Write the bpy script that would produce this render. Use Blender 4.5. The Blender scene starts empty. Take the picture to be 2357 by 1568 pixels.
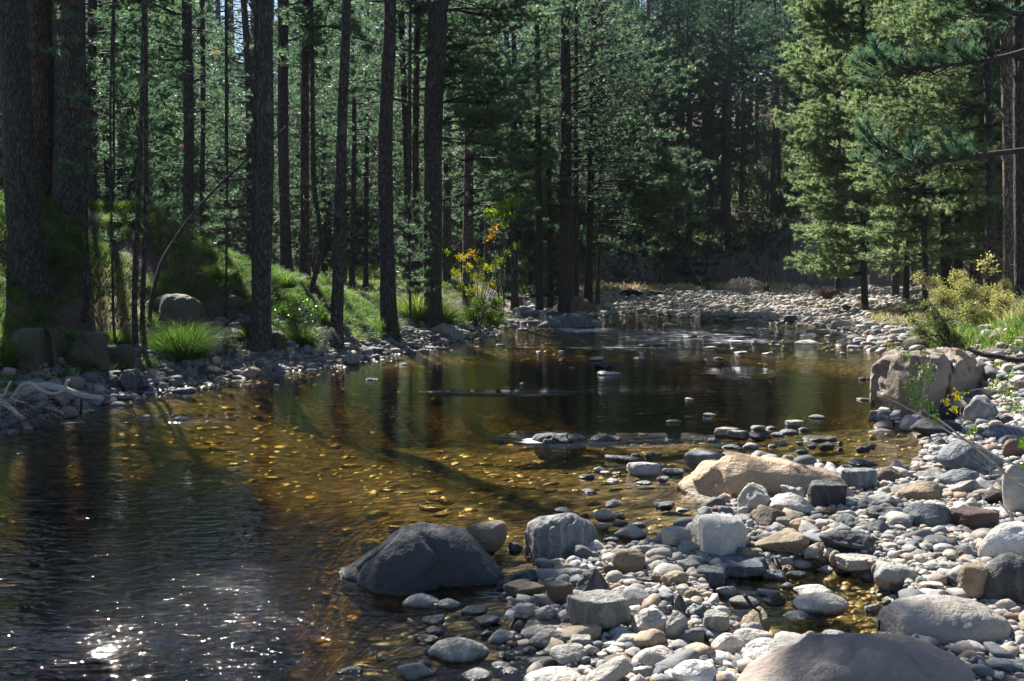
import bpy, bmesh, math, random, time
import numpy as np
T0 = time.time()
rng = np.random.default_rng(7)
random.seed(7)
SC = bpy.context.scene
COL = SC.collection
# ------------------------------------------------------------------ camera model (2357x1568 reference pixels)
F = 35/36*2357.0; CX = 1178.5; CY = 784.0
CAMZ = 1.7
TH = math.atan((CY-610)/F)
cT, sT = math.cos(TH), math.sin(TH)
def ray(x, y):
    a = (x-CX)/F; b = -(y-CY)/F
    return np.array([a, cT + b*sT, -sT + b*cT])
def at_z(x, y, z=0.0):
    d = ray(x, y)
    if d[2] > -1e-4: d[2] = -1e-4
    t = (z-CAMZ)/d[2]
    return np.array([d[0]*t, d[1]*t, z])
def at_d(x, y, Y):
    d = ray(x, y); t = Y/d[1]
    return np.array([d[0]*t, Y, CAMZ + d[2]*t])
def proj(P):
    x, y, z = P[:, 0], P[:, 1], P[:, 2]-CAMZ
    zc = y*cT - z*sT; yc = y*sT + z*cT
    zc = np.where(np.abs(zc) < 1e-3, 1e-3, zc)
    px = CX + F*x/zc; py = CY - F*yc/zc
    bad = zc < 0.2
    return np.where(bad, -1e5, px), np.where(bad, -1e5, py)
cam = bpy.data.cameras.new('camera'); camo = bpy.data.objects.new('camera', cam); COL.objects.link(camo)
camo.location = (0, 0, CAMZ); camo.rotation_euler = (math.radians(90)-TH, 0, 0)
cam.lens = 35; cam.sensor_width = 36; cam.clip_start = 0.05; cam.clip_end = 2000
SC.camera = camo
SUN_EL = math.radians(43); SUN_AZ = math.radians(-24)      # azimuth from +Y, negative = left
SD = np.array([math.sin(SUN_AZ)*math.cos(SUN_EL), math.cos(SUN_AZ)*math.cos(SUN_EL), math.sin(SUN_EL)])
# crop transforms: crop pixels -> reference pixels
K = 4096/2357.0
def crop(ox, oy, s): return lambda x, y: ((ox + x/s)/K, (oy + y/s)/K)
cA = crop(1300, 1700, 1.53); cB = crop(2696, 1700, 1.53); cC = crop(2732, 900, 1.4252)
cD = crop(1366, 800, 1.4253); cE = crop(0, 600, 1.4253); cF = crop(0, 1200, 2.619); cG = crop(3300, 1250, 1.844)
ID = lambda x, y: (x, y)
# ------------------------------------------------------------------ noise
def _h(i, j, k, s):
    n = (i*374761393 + j*668265263 + k*2147483647 + s*974634777) & 0xffffffff
    n = ((n ^ (n >> 13))*1274126177) & 0xffffffff
    n = (n ^ (n >> 16)) & 0xffff
    return n/32767.5-1.0
def vnoise(P, s=0):
    P = np.asarray(P, float)
    I = np.floor(P).astype(np.int64); f = P-I; u = f*f*(3-2*f)
    r = 0
    for dx in (0, 1):
        wx = u[:, 0] if dx else 1-u[:, 0]
        for dy in (0, 1):
            wy = u[:, 1] if dy else 1-u[:, 1]
            for dz in (0, 1):
                wz = u[:, 2] if dz else 1-u[:, 2]
                r = r + wx*wy*wz*_h(I[:, 0]+dx, I[:, 1]+dy, I[:, 2]+dz, s)
    return r
def fbm(P, s=0, o=3):
    r = 0; a = 1
    for k in range(o):
        r = r + a*vnoise(P*2**k, s+k*17); a *= .5
    return r
def fbm2(x, y, s=0, o=3): return fbm(np.stack([x, y, np.zeros_like(x)+.37], 1), s, o)
def sst(a, b, x):
    t = np.clip((x-a)/(b-a), 0, 1); return t*t*(3-2*t)
def nrm(v): return v/np.maximum(np.linalg.norm(v, axis=-1, keepdims=True), 1e-9)
# ------------------------------------------------------------------ mesh helpers
def mkmesh(name, V, Fc, mat=None, attrs=None, smooth=True):
    V = np.asarray(V, np.float32); Fc = np.asarray(Fc, np.int32)
    me = bpy.data.meshes.new(name); n = Fc.shape[1]
    me.vertices.add(len(V)); me.vertices.foreach_set('co', V.ravel())
    me.loops.add(Fc.size); me.loops.foreach_set('vertex_index', Fc.ravel())
    me.polygons.add(len(Fc)); me.polygons.foreach_set('loop_start', np.arange(len(Fc), dtype=np.int32)*n)
    me.update(calc_edges=True)
    me.polygons.foreach_set('use_smooth', np.full(len(Fc), smooth))
    for k, a in (attrs or {}).items():
        at = me.attributes.new(k, 'FLOAT', 'POINT'); at.data.foreach_set('value', np.asarray(a, np.float32))
    if mat: me.materials.append(mat)
    return me
def link(name, me, loc=(0, 0, 0), parent=None):
    o = bpy.data.objects.new(name, me); COL.objects.link(o); o.location = loc
    if parent is not None: o.parent = parent
    return o
def tag(o, label=None, cat=None, group=None, kind=None):
    if label: o['label'] = label
    if cat: o['category'] = cat
    if group: o['group'] = group
    if kind: o['kind'] = kind
    return o
def empty(name, loc):
    o = bpy.data.objects.new(name, None); COL.objects.link(o); o.location = loc; o.empty_display_size = .2
    return o
def frame_of(D):
    D = nrm(D); up = np.where(np.abs(D[:, 2:3]) > .9, np.array([[1., 0, 0]]), np.array([[0, 0, 1.]]))
    A = nrm(np.cross(D, up)); B = np.cross(D, A); return A, B
def prisms(P0, P1, R0, R1, k=3):
    """many tapered k-sided sticks at once"""
    A, B = frame_of(P1-P0); n = len(P0); V = np.zeros((n, 2*k, 3))
    for i in range(k):
        a = 2*math.pi*i/k; d = A*math.cos(a)+B*math.sin(a)
        V[:, i] = P0 + d*R0[:, None]; V[:, k+i] = P1 + d*R1[:, None]
    T = []
    for i in range(k):
        j = (i+1) % k; T += [[i, j, k+j], [i, k+j, k+i]]
    Fc = (np.arange(n)*2*k)[:, None, None] + np.array(T)[None]
    return V.reshape(-1, 3), Fc.reshape(-1, 3)
def tube(P, R, k=10, nz=0, seed=0, freq=6, vstretch=1.0):
    """smooth closed tube along a polyline"""
    P = np.asarray(P, float); R = np.asarray(R, float); n = len(P)
    Tn = nrm(np.gradient(P, axis=0)); V = np.zeros((n, k, 3))
    a0 = np.array([1., 0, 0]) if abs(Tn[0, 0]) < .8 else np.array([0, 1., 0])
    for i in range(n):
        A = a0 - Tn[i]*np.dot(a0, Tn[i]); A /= np.linalg.norm(A); a0 = A; B = np.cross(Tn[i], A)
        for j in range(k):
            t = 2*math.pi*j/k; V[i, j] = P[i] + (A*math.cos(t)+B*math.sin(t))*R[i]
    Vf = V.reshape(-1, 3)
    if nz:
        c = np.repeat(P, k, 0); d = nrm(Vf-c)
        q = np.concatenate([Vf[:, :2]*freq, Vf[:, 2:]*freq*vstretch], 1)
        Vf = Vf + d*(fbm(q+seed*3.1, seed)*nz*np.repeat(R, k))[:, None]
    T = []
    for i in range(n-1):
        for j in range(k):
            j2 = (j+1) % k; T += [[i*k+j, i*k+j2, (i+1)*k+j2], [i*k+j, (i+1)*k+j2, (i+1)*k+j]]
    b = len(Vf); Vf = np.vstack([Vf, P[0], P[-1]])
    for j in range(k):
        j2 = (j+1) % k; T += [[b, j2, j], [b+1, (n-1)*k+j, (n-1)*k+j2]]
    return Vf, np.array(T)
def cat(parts):
    V = []; Fc = []; o = 0
    for v, f in parts:
        if len(v) == 0: continue
        V.append(v); Fc.append(f+o); o += len(v)
    return np.vstack(V), np.vstack(Fc)
def smooth_path(pts, n):
    pts = np.asarray(pts, float); t = np.linspace(0, len(pts)-1, n); out = []
    for tt in t:
        i = min(int(tt), len(pts)-2); u = tt-i
        p0 = pts[max(i-1, 0)]; p1 = pts[i]; p2 = pts[i+1]; p3 = pts[min(i+2, len(pts)-1)]
        out.append(.5*((2*p1)+(-p0+p2)*u+(2*p0-5*p1+4*p2-p3)*u*u+(-p0+3*p1-3*p2+p3)*u**3))
    return np.array(out)
def mkcrown(name, wood, need, t, mneed, mwood):
    Vw, Fw = wood; Vn, Fn = need; V = np.vstack([Vn, Vw]); Fc = np.vstack([Fn, Fw+len(Vn)])
    me = mkmesh(name, V, Fc, mneed, {'tint': np.concatenate([t, np.zeros(len(Vw))])}); me.materials.append(mwood)
    me.polygons.foreach_set('material_index', np.concatenate([np.zeros(len(Fn)), np.ones(len(Fw))]).astype(np.int32)); return me
# ------------------------------------------------------------------ materials
def newmat(name):
    m = bpy.data.materials.new(name); m.use_nodes = True; nt = m.node_tree; nt.nodes.clear()
    return m, nt
class NB:
    def __init__(s, nt): s.nt = nt
    def n(s, t, **kw):
        nd = s.nt.nodes.new(t)
        for k, v in kw.items():
            if k.startswith('_'): setattr(nd, k[1:], v)
        for k, v in kw.items():
            if not k.startswith('_'):
                key = int(k[1:]) if (k[0] == 'i' and k[1:].isdigit()) else k.replace('__', ' ')
                if isinstance(v, bpy.types.NodeSocket): s.nt.links.new(v, nd.inputs[key])
                else: nd.inputs[key].default_value = v
        return nd
    def math(s, op, a, b=0.0, clamp=False):
        return s.n('ShaderNodeMath', _operation=op, _use_clamp=clamp, i0=a, i1=b).outputs[0]
    def mix(s, f, a, b):
        nd = s.nt.nodes.new('ShaderNodeMix'); nd.data_type = 'RGBA'
        for i, v in ((0, f), (6, a), (7, b)):
            if isinstance(v, bpy.types.NodeSocket): s.nt.links.new(v, nd.inputs[i])
            else: nd.inputs[i].default_value = v if i == 0 else (tuple(v)+(1,))[:4]
        return nd.outputs[2]
    def ramp(s, f, stops):
        nd = s.nt.nodes.new('ShaderNodeValToRGB'); s.nt.links.new(f, nd.inputs[0]); cr = nd.color_ramp
        while len(cr.elements) < len(stops): cr.elements.new(.5)
        for e, (p, c) in zip(cr.elements, stops):
            e.position = p; e.color = (tuple(c)+(1,))[:4] if not isinstance(c, (int, float)) else (c, c, c, 1)
        return nd.outputs[0]
    def out(s, sh, vol=None):
        o = s.nt.nodes.new('ShaderNodeOutputMaterial')
        if sh: s.nt.links.new(sh, o.inputs[0])
        if vol: s.nt.links.new(vol, o.inputs[1])
def attr(b, name): return b.n('ShaderNodeAttribute', _attribute_name=name).outputs['Fac']
def rock_mat(name, col, col2=None, rough=.78, stripes=False, spk=.5):
    m, nt = newmat(name); b = NB(nt)
    col2 = col2 or tuple(c*.6 for c in col)
    tc = b.n('ShaderNodeTexCoord'); oi = b.n('ShaderNodeObjectInfo')
    off = b.math('MULTIPLY', oi.outputs['Random'], 57.0)
    v = b.n('ShaderNodeVectorMath', _operation='ADD', i0=tc.outputs['Object'], i1=b.n('ShaderNodeCombineXYZ', i0=off, i1=off, i2=off).outputs[0]).outputs[0]
    n1 = b.n('ShaderNodeTexNoise', Vector=v, Scale=5.0, Detail=6.0, Roughness=.65).outputs['Fac']
    n2 = b.n('ShaderNodeTexNoise', Vector=v, Scale=60.0, Detail=4.0, Roughness=.7).outputs['Fac']
    n3 = b.n('ShaderNodeTexNoise', Vector=v, Scale=1.6, Detail=3.0).outputs['Fac']
    c = b.mix(b.math('MULTIPLY', b.math('SUBTRACT', n1, .38), 2.6, True), col2, col)
    c = b.mix(b.math('MULTIPLY', b.math('SUBTRACT', n3, .48), 2.0, True), c, tuple(min(1, x*y) for x, y in zip(col, (1.18, 1.06, .9))))
    if stripes:
        w = b.n('ShaderNodeTexWave', Vector=v, Scale=3.5, Distortion=9.0, Detail=4.0, Detail__Scale=1.6).outputs['Fac']
        c = b.mix(b.math('MULTIPLY', b.math('GREATER_THAN', w, .8), .35), c, tuple(min(.8, x*1.5+.04) for x in col))
    # fine mineral grain
    c = b.mix(b.math('MULTIPLY', b.math('SUBTRACT', n2, .56), 7*spk, True), c, tuple(x*.45 for x in col))
    c = b.mix(b.math('MULTIPLY', b.math('SUBTRACT', .40, n2), 6*spk, True), c, tuple(min(.75, x*1.5+.03) for x in col))
    # per-stone tone
    tone = b.math('ADD', b.math('MULTIPLY', oi.outputs['Random'], .5), .75)
    hsv = b.n('ShaderNodeHueSaturation', Value=tone, Color=c).outputs[0]
    # wet band just above the waterline
    gz = b.n('ShaderNodeSeparateXYZ', i0=b.n('ShaderNodeNewGeometry').outputs['Position']).outputs[2]
    wl = b.math('ADD', gz, b.math('MULTIPLY', b.math('SUBTRACT', n1, .5), .02))
    wet = b.n('ShaderNodeMapRange', Value=wl, i1=.006, i2=.022, i3=1.0, i4=0.0).outputs[0]
    c = b.mix(b.math('MULTIPLY', wet, .72), hsv, (.02, .019, .015))
    # below water: brown algae film
    alg = b.n('ShaderNodeMapRange', Value=gz, i1=-.03, i2=0.0, i3=1.0, i4=0.0).outputs[0]
    c = b.mix(b.math('MULTIPLY', alg, .85), c, (.33, .2, .06))
    ro = b.n('ShaderNodeMapRange', Value=wet, i3=rough, i4=.22).outputs[0]
    vo = b.n('ShaderNodeTexVoronoi', _feature='DISTANCE_TO_EDGE', Vector=b.n('ShaderNodeVectorMath', _operation='ADD', i0=v, i1=b.n('ShaderNodeTexNoise', Vector=v, Scale=4.0, Detail=3.0).outputs['Color']).outputs[0], Scale=2.3).outputs['Distance']
    crack = b.math('MULTIPLY', b.math('MULTIPLY', b.math('SUBTRACT', .022, vo), 16.0, True), b.math('MULTIPLY', b.math('SUBTRACT', n3, .5), 9.0, True))
    nm = b.n('ShaderNodeTexNoise', Vector=v, Scale=14.0, Detail=4.0, Roughness=.6).outputs['Fac']
    c = b.mix(b.math('MULTIPLY', b.math('MULTIPLY', crack, b.math('SUBTRACT', nm, .36), True), 1.2, True), c, tuple(x*.3 for x in col))
    hgt = b.math('ADD', b.math('MULTIPLY', nm, 1.6), b.math('SUBTRACT', b.math('MULTIPLY', n2, .35), b.math('MULTIPLY', crack, .5)))
    bp = b.n('ShaderNodeBump', Strength=.9, Distance=.028, Height=hgt).outputs[0]
    p = b.n('ShaderNodeBsdfPrincipled', Base__Color=c, Roughness=ro, Normal=bp)
    b.out(p.outputs[0]); return m
RC = {'p': ('pale grey', (.43, .41, .37)), 'g': ('grey', (.25, .245, .225)), 'b': ('blue-grey', (.125, .145, .165)),
      'd': ('dark grey', (.062, .066, .07)), 't': ('tan', (.30, .235, .155)), 'o': ('orange-brown', (.32, .175, .07)),
      'r': ('reddish', (.15, .09, .072)), 'w': ('whitish', (.6, .585, .54)), 'k': ('black', (.022, .023, .025)),
      'n': ('brown', (.125, .095, .066)), 'm': ('greenish grey', (.22, .225, .165))}
RM = {k: rock_mat('stone_'+v[0].replace(' ', '_').replace('-', '_'), v[1], stripes=k in 'bdg') for k, v in RC.items()}
def cobble_mat(name, under=False, cols=None):
    m, nt = newmat(name); b = NB(nt)
    t = attr(b, 'tint'); tc = b.n('ShaderNodeTexCoord').outputs['Object']
    n = b.n('ShaderNodeTexNoise', Vector=tc, Scale=38.0, Detail=5.0, Roughness=.65).outputs['Fac']
    cols = cols or [(0, (.07, .075, .08)), (.2, (.15, .165, .175)), (.4, (.28, .27, .25)), (.6, (.39, .37, .33)), (.75, (.33, .26, .18)), (.86, (.2, .13, .1)), (1, (.52, .5, .47))]
    c = b.ramp(t, cols)
    c = b.mix(b.math('MULTIPLY', b.math('SUBTRACT', n, .5), 3.0, True), c, (.07, .068, .06))
    gz = b.n('ShaderNodeSeparateXYZ', i0=b.n('ShaderNodeNewGeometry').outputs['Position']).outputs[2]
    wet = b.n('ShaderNodeMapRange', Value=gz, i1=.004, i2=.014, i3=1.0, i4=0.0).outputs[0]
    c = b.mix(b.math('MULTIPLY', wet, .6), c, (.025, .022, .017))
    alg = b.n('ShaderNodeMapRange', Value=gz, i1=-.03, i2=0.0, i3=1.0, i4=0.0).outputs[0]
    c = b.mix(b.math('MULTIPLY', alg, .9), c, b.ramp(t, [(0, (.2, .13, .05)), (.5, (.34, .235, .085)), (1, (.46, .35, .15))]))
    ro = b.n('ShaderNodeMapRange', Value=wet, i3=.8, i4=.25).outputs[0]
    bp = b.n('ShaderNodeBump', Strength=.6, Distance=.01, Height=n).outputs[0]
    b.out(b.n('ShaderNodeBsdfPrincipled', Base__Color=c, Roughness=ro, Normal=bp).outputs[0]); return m
M_COB = cobble_mat('river_cobbles')
def bark_mat(name, c1, c2, sc=1.0, red=None):
    m, nt = newmat(name); b = NB(nt)
    tc = b.n('ShaderNodeTexCoord').outputs['Object']
    oi = b.n('ShaderNodeObjectInfo').outputs['Random']
    mp = b.n('ShaderNodeMapping', Vector=tc, Scale=(24*sc, 24*sc, 6.5*sc)).outputs[0]
    mp = b.n('ShaderNodeVectorMath', _operation='ADD', i0=mp, i1=b.n('ShaderNodeVectorMath', _operation='SCALE', i0=b.n('ShaderNodeTexNoise', Vector=mp, Scale=.8, Detail=5.0).outputs['Color'], Scale=2.6).outputs[0]).outputs[0]
    vo = b.n('ShaderNodeTexVoronoi', _feature='DISTANCE_TO_EDGE', Vector=mp, Scale=1.0).outputs['Distance']
    n = b.n('ShaderNodeTexNoise', Vector=tc, Scale=40.0*sc, Detail=5.0, Roughness=.7).outputs['Fac']
    n2 = b.n('ShaderNodeTexNoise', Vector=tc, Scale=2.2, Detail=4.0).outputs['Fac']
    f = b.math('MULTIPLY', vo, 4.0, True)
    c = b.mix(f, tuple(x*.16 for x in c1), b.mix(b.math('MULTIPLY', b.math('SUBTRACT', n, .35), 2.5, True), c1, c2))
    if red: c = b.mix(b.math('MULTIPLY', b.math('MULTIPLY', b.math('SUBTRACT', n2, .48), 6.0, True), f), c, red)
    c = b.mix(b.math('MULTIPLY', b.math('SUBTRACT', n2, .62), 5.0, True), c, (.13, .14, .12))
    c = b.n('ShaderNodeHueSaturation', Value=b.math('ADD', b.math('MULTIPLY', oi, .4), .8), Color=c).outputs[0]
    h = b.math('ADD', b.math('MULTIPLY', f, 1.0), b.math('MULTIPLY', n, .35))
    bp = b.n('ShaderNodeBump', Strength=1.0, Distance=.03/sc, Height=h).outputs[0]
    b.out(b.n('ShaderNodeBsdfPrincipled', Base__Color=c, Roughness=.85, Normal=bp).outputs[0]); return m
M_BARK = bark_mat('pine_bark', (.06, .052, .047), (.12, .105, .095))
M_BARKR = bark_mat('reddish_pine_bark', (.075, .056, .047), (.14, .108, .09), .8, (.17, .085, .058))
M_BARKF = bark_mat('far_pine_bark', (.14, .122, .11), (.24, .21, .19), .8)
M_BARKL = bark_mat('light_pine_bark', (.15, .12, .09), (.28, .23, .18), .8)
M_LIMB = bark_mat('branch_bark', (.065, .056, .05), (.12, .105, .09), 3)
def wood_mat(name, c1, c2):
    m, nt = newmat(name); b = NB(nt); tc = b.n('ShaderNodeTexCoord').outputs['Object']
    n = b.n('ShaderNodeTexNoise', Vector=tc, Scale=7.0, Detail=6.0, Roughness=.7, Distortion=1.5).outputs['Fac']
    n2 = b.n('ShaderNodeTexNoise', Vector=b.n('ShaderNodeMapping', Vector=tc, Scale=(6, 40, 60)).outputs[0], Scale=1.0, Detail=4.0).outputs['Fac']
    c = b.mix(b.math('MULTIPLY', b.math('SUBTRACT', n, .35), 3.0, True), c1, c2)
    c = b.mix(b.math('MULTIPLY', b.math('SUBTRACT', n2, .58), 5.0, True), c, tuple(x*.35 for x in c1))
    bp = b.n('ShaderNodeBump', Strength=.6, Distance=.01, Height=n2).outputs[0]
    b.out(b.n('ShaderNodeBsdfPrincipled', Base__Color=c, Roughness=.75, Normal=bp).outputs[0]); return m
M_DEAD = wood_mat('weathered_wood', (.25, .235, .215), (.42, .4, .37))
M_DEADD = bark_mat('dark_wood', (.05, .044, .04), (.12, .108, .095), 2)
def leaf_mat(name, stops, rough=.38, trans=.35, spec=.5, tcol=None):
    m, nt = newmat(name); b = NB(nt)
    c = b.ramp(attr(b, 'tint'), stops)
    p = b.n('ShaderNodeBsdfPrincipled', Base__Color=c, Roughness=rough)
    p.inputs['Specular IOR Level'].default_value = spec
    tl = b.n('ShaderNodeBsdfTranslucent', Color=b.n('ShaderNodeHueSaturation', Saturation=1.15, Value=2.0, Color=c).outputs[0])
    b.out(b.n('ShaderNodeMixShader', i0=trans, i1=p.outputs[0], i2=tl.outputs[0]).outputs[0]); return m
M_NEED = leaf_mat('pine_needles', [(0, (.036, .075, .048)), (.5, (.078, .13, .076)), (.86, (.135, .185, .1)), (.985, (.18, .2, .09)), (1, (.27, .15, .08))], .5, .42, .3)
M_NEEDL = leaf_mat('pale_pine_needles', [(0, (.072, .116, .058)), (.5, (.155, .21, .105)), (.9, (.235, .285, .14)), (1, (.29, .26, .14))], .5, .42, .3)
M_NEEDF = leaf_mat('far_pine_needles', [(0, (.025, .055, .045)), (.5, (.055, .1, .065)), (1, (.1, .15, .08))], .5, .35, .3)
M_GRASS = leaf_mat('grass_blades', [(0, (.028, .06, .016)), (.5, (.07, .125, .03)), (.8, (.14, .2, .05)), (1, (.3, .25, .12))], .5, .45, .3)
M_STRAW = leaf_mat('straw_grass', [(0, (.1, .14, .05)), (.4, (.24, .23, .11)), (1, (.42, .35, .22))], .5, .4, .3)
M_AUT = leaf_mat('autumn_leaves', [(0, (.05, .1, .015)), (.4, (.14, .21, .025)), (.7, (.34, .31, .03)), (.88, (.45, .22, .04)), (1, (.4, .13, .05))], .5, .45, .3)
M_BUSH = leaf_mat('bush_leaves', [(0, (.06, .085, .03)), (.5, (.17, .185, .065)), (1, (.32, .30, .12))], .4, .4, .4)
M_GLOSS = leaf_mat('glossy_twig_leaves', [(0, (.04, .09, .015)), (.7, (.12, .2, .02)), (1, (.4, .24, .03))], .25, .35, .6)
# ------------------------------------------------------------------ terrain
def W(pts): return np.array([at_z(x, y, 0)[:2] for x, y in pts])
LEFT = [(-900, 1568), (-300, 1130), (0, 990), (130, 978), (235, 930), (330, 905), (450, 882), (560, 864), (680, 852), (830, 836), (900, 815), (1000, 795), (1150, 768)]
FAR = [(1195, 743), (1300, 734), (1450, 726), (1620, 730), (1760, 740), (1900, 754), (2030, 780)]
RIGHT = [(2040, 810), (2005, 850), (2010, 960), (2095, 990), (2135, 1040), (2080, 1085), (1960, 1095), (1880, 1075), (1720, 1045), (1620, 1085), (1580, 1140), (1640, 1170), (1600, 1215), (1500, 1250), (1380, 1268), (1310, 1300), (1170, 1345), (1170, 1440), (1310, 1500), (1290, 1568), (1270, 2200)]
wl = W(LEFT); wf = W(FAR); wr = W(RIGHT)
wr = np.vstack([wr, [[1.0, -3]], [[.5, -7]]]); wl = np.vstack([[[-6, -7]], wl])
POLY = np.vstack([wl, wf, wr]); TAG = np.array([0]*len(wl)+[1]*len(wf)+[2]*len(wr))
POOL = W([(1620, 1350), (1740, 1310), (1900, 1305), (2030, 1335), (2090, 1400), (2080, 1480), (1980, 1520), (1790, 1510), (1700, 1470), (1650, 1420)])
def pip(x, y, poly):
    ins = np.zeros(len(x), bool); n = len(poly)
    for i in range(n):
        x1, y1 = poly[i]; x2, y2 = poly[(i+1) % n]
        c = ((y1 > y) != (y2 > y))
        if y1 != y2: ins ^= c & (x < (x2-x1)*(y-y1)/(y2-y1)+x1)
    return ins
def sdist(x, y, poly, tags=None):
    best = np.full(len(x), 1e9); tg = np.zeros(len(x), int); sy = np.zeros(len(x)); n = len(poly)
    for i in range(n):
        a = poly[i]; c = poly[(i+1) % n]; d = c-a; L = max(d@d, 1e-9)
        t = np.clip(((x-a[0])*d[0]+(y-a[1])*d[1])/L, 0, 1)
        qx = a[0]+t*d[0]; qy = a[1]+t*d[1]; ds = np.hypot(x-qx, y-qy); m = ds < best
        best = np.where(m, ds, best); sy = np.where(m, qy, sy)
        if tags is not None: tg = np.where(m, tags[i], tg)
    ins = pip(x, y, poly)
    return np.where(ins, -best, best), tg, sy
CR = np.array([[-8, 1.6], [6, 1.9], [9, 2.1], [12, 2.6], [14.5, 2.75], [16.5, 2.65], [18, 2.3], [20, 1.65], [22, 1.1], [25, .75], [30, .7], [60, .9]])
DEEP = [(1.2, 14.3, 4.6, 3.6, .75), (4.2, 12.5, 2.0, 1.8, .3)]
def height(x, y, full=False):
    x = np.asarray(x, float); y = np.asarray(y, float)
    d, tg, sy = sdist(x, y, POLY, TAG)
    dp, _, _ = sdist(x, y, POOL)
    no = fbm2(x*.9, y*.9, 3, 4)
    # bed
    din = np.maximum(-d, 0)
    dx = sst(-1.0, -3.6, x-.15*(y-6))          # deeper to the left
    deep = .035 + .10*sst(0, 1.2, din) + .30*sst(.6, 4.5, din)*(.35+.65*dx) + 1.0*sst(7.4, 5.4, y+.6*(x+1))*sst(-.2, -1.4, x)*sst(.3, 2, din) + .5*sst(-2.6, -4.6, x-.1*(y-10))*sst(.5, 2.5, din)
    bed = -deep + .03*no
    do = np.maximum(d, 0)
    leftf = sst(2.5, -.5, x - .10*(y-24))*1.0
    hc = np.interp(sy, CR[:, 0], CR[:, 1])
    wd_ = np.interp(sy, [10, 13.5, 16, 18, 22], [7.5, 6.6, 4.6, 4.0, 3.2])
    L = .10*sst(0, .5, do) + hc*(.5*sst(.3, wd_, do + .2*no)+.5*np.clip((do+.2*no-.3)/(wd_-.3), 0, 1)) + .10*no*sst(.3, 2, do) + .012*np.maximum(do-5, 0)
    R = .02 + .03*sst(0, 1, do) + .12*np.maximum(y-8.5, 0)*sst(.1, 3, do)*.5*(y < 30) + .02*do + .03*no
    R = R + .5*sst(9, 14, y)*sst(.6, 3.2, do)
    R = np.minimum(R, 1.3+.02*do)
    B = .05 + .024*np.maximum(do, 0) + .05*no
    B = np.minimum(B, .40+.06*no)
    side = sst(0, 6, x-1-.30*(y-30)) * sst(28, 36, y)
    out = np.where(tg == 0, L, np.where(tg == 1, B, R))
    # blend across the boundary between the left plateau and the bar
    wL = sst(-.5, -3.0, x - .045*(y-25)) * sst(22, 27, y)
    out = np.where((tg == 1), B*(1-wL)+np.maximum(B, .75+.02*(y-25))*wL, out)
    wR = sst(10, 16, x-.25*(y-25)) * (tg == 1)
    out = out*(1-wR) + np.maximum(out, .9)*wR
    # far cut bank and hill
    yb = 56 + 3*np.sin(x*.13) + 1.3*fbm2(x*.3, y*0+1, 9, 2) - 9*sst(14, 20, x)
    cut = sst(0, 1.8, y-yb)
    lo_ = fbm2(x*.09, y*.09, 5, 2)
    hillz = .35 + 1.9*cut*(1+.25*fbm2(x*.5, y*.5, 6, 2)) + .24*np.maximum(y-yb-2, 0)*(1+.12*lo_) + .3*no*cut*sst(0, 6, y-yb)
    ml = sst(-3, 4, x)
    leftz = out + .25*np.maximum(y-64, 0)*(1+.1*lo_)
    out = np.where(y > 40, (1-ml)*leftz + ml*np.where(cut > 0, np.maximum(out, hillz), out), out)
    cut = cut*ml
    for ex, ey, rx, ry, dp_ in DEEP: bed = bed - dp_*sst(1.15, .55, np.hypot((x-ex)/rx, (y-ey)/ry))
    z = np.where(d < 0, bed, out)
    pool = (-.015-.07*sst(0, .25, -dp)+.012*no)
    z = np.where(dp < 0, np.minimum(z, pool), z)
    z = z + .012*fbm2(x*7, y*7, 11, 2)*(z > 0)
    if full: return z, d, tg, do, cut
    return z
def hgt(x, y): return float(height(np.array([x]), np.array([y]))[0])
_YS = np.geomspace(1.2, 90, 260)
def surf(px, py, zmin=0.0):
    """where the view ray of each pixel meets the ground (never below the water surface)"""
    px = np.atleast_1d(np.asarray(px, float)); py = np.atleast_1d(np.asarray(py, float))
    a = (px-CX)/F; b = -(py-CY)/F; dy = cT+b*sT; dz = -sT+b*cT; sx = a/dy; sz = dz/dy
    Xs = sx[:, None]*_YS[None]; Zs = CAMZ+sz[:, None]*_YS[None]; Yb = np.broadcast_to(_YS, Xs.shape)
    H = np.maximum(height(Xs.ravel(), Yb.ravel().copy()).reshape(Xs.shape), zmin); hit = Zs <= H
    k = np.where(hit.any(1), hit.argmax(1), len(_YS)-1); k = np.maximum(k, 1); ii = np.arange(len(px))
    d0 = Zs[ii, k-1]-H[ii, k-1]; d1 = Zs[ii, k]-H[ii, k]; t = np.clip(d0/np.maximum(d0-d1, 1e-6), 0, 1); Yv = _YS[k-1]+(_YS[k]-_YS[k-1])*t
    return np.stack([sx*Yv, Yv, CAMZ+sz*Yv], 1)
def fan(r0, r1, nr, u1, nu, y0=-7.0):
    r = np.geomspace(r0, r1, nr); u = np.linspace(-u1, u1, nu)
    Rr, U = np.meshgrid(r, u, indexing='ij')
    X = Rr*U; Y = y0+Rr
    idx = np.arange(nr*nu).reshape(nr, nu)
    Q = np.stack([idx[:-1, :-1], idx[:-1, 1:], idx[1:, 1:], idx[1:, :-1]], -1).reshape(-1, 4)
    return X.ravel(), Y.ravel(), Q
X, Y, Q = fan(3.0, 175, 560, 1.25, 560)
Z, dd, tg, do, cut = height(X, Y, True)
X = X; 
left_soil = (tg == 0)*sst(.5, 1.2, do)
hillf = np.maximum(cut*(Y > 45), 0)
forest = np.clip(left_soil + sst(.45, .8, Z)*(Y < 45)*(X < 4+.1*Y)*(tg != 2) + (tg == 2)*sst(1.2, 2.4, do)*(Y > 9) + (Y > 62), 0, 1)
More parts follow.
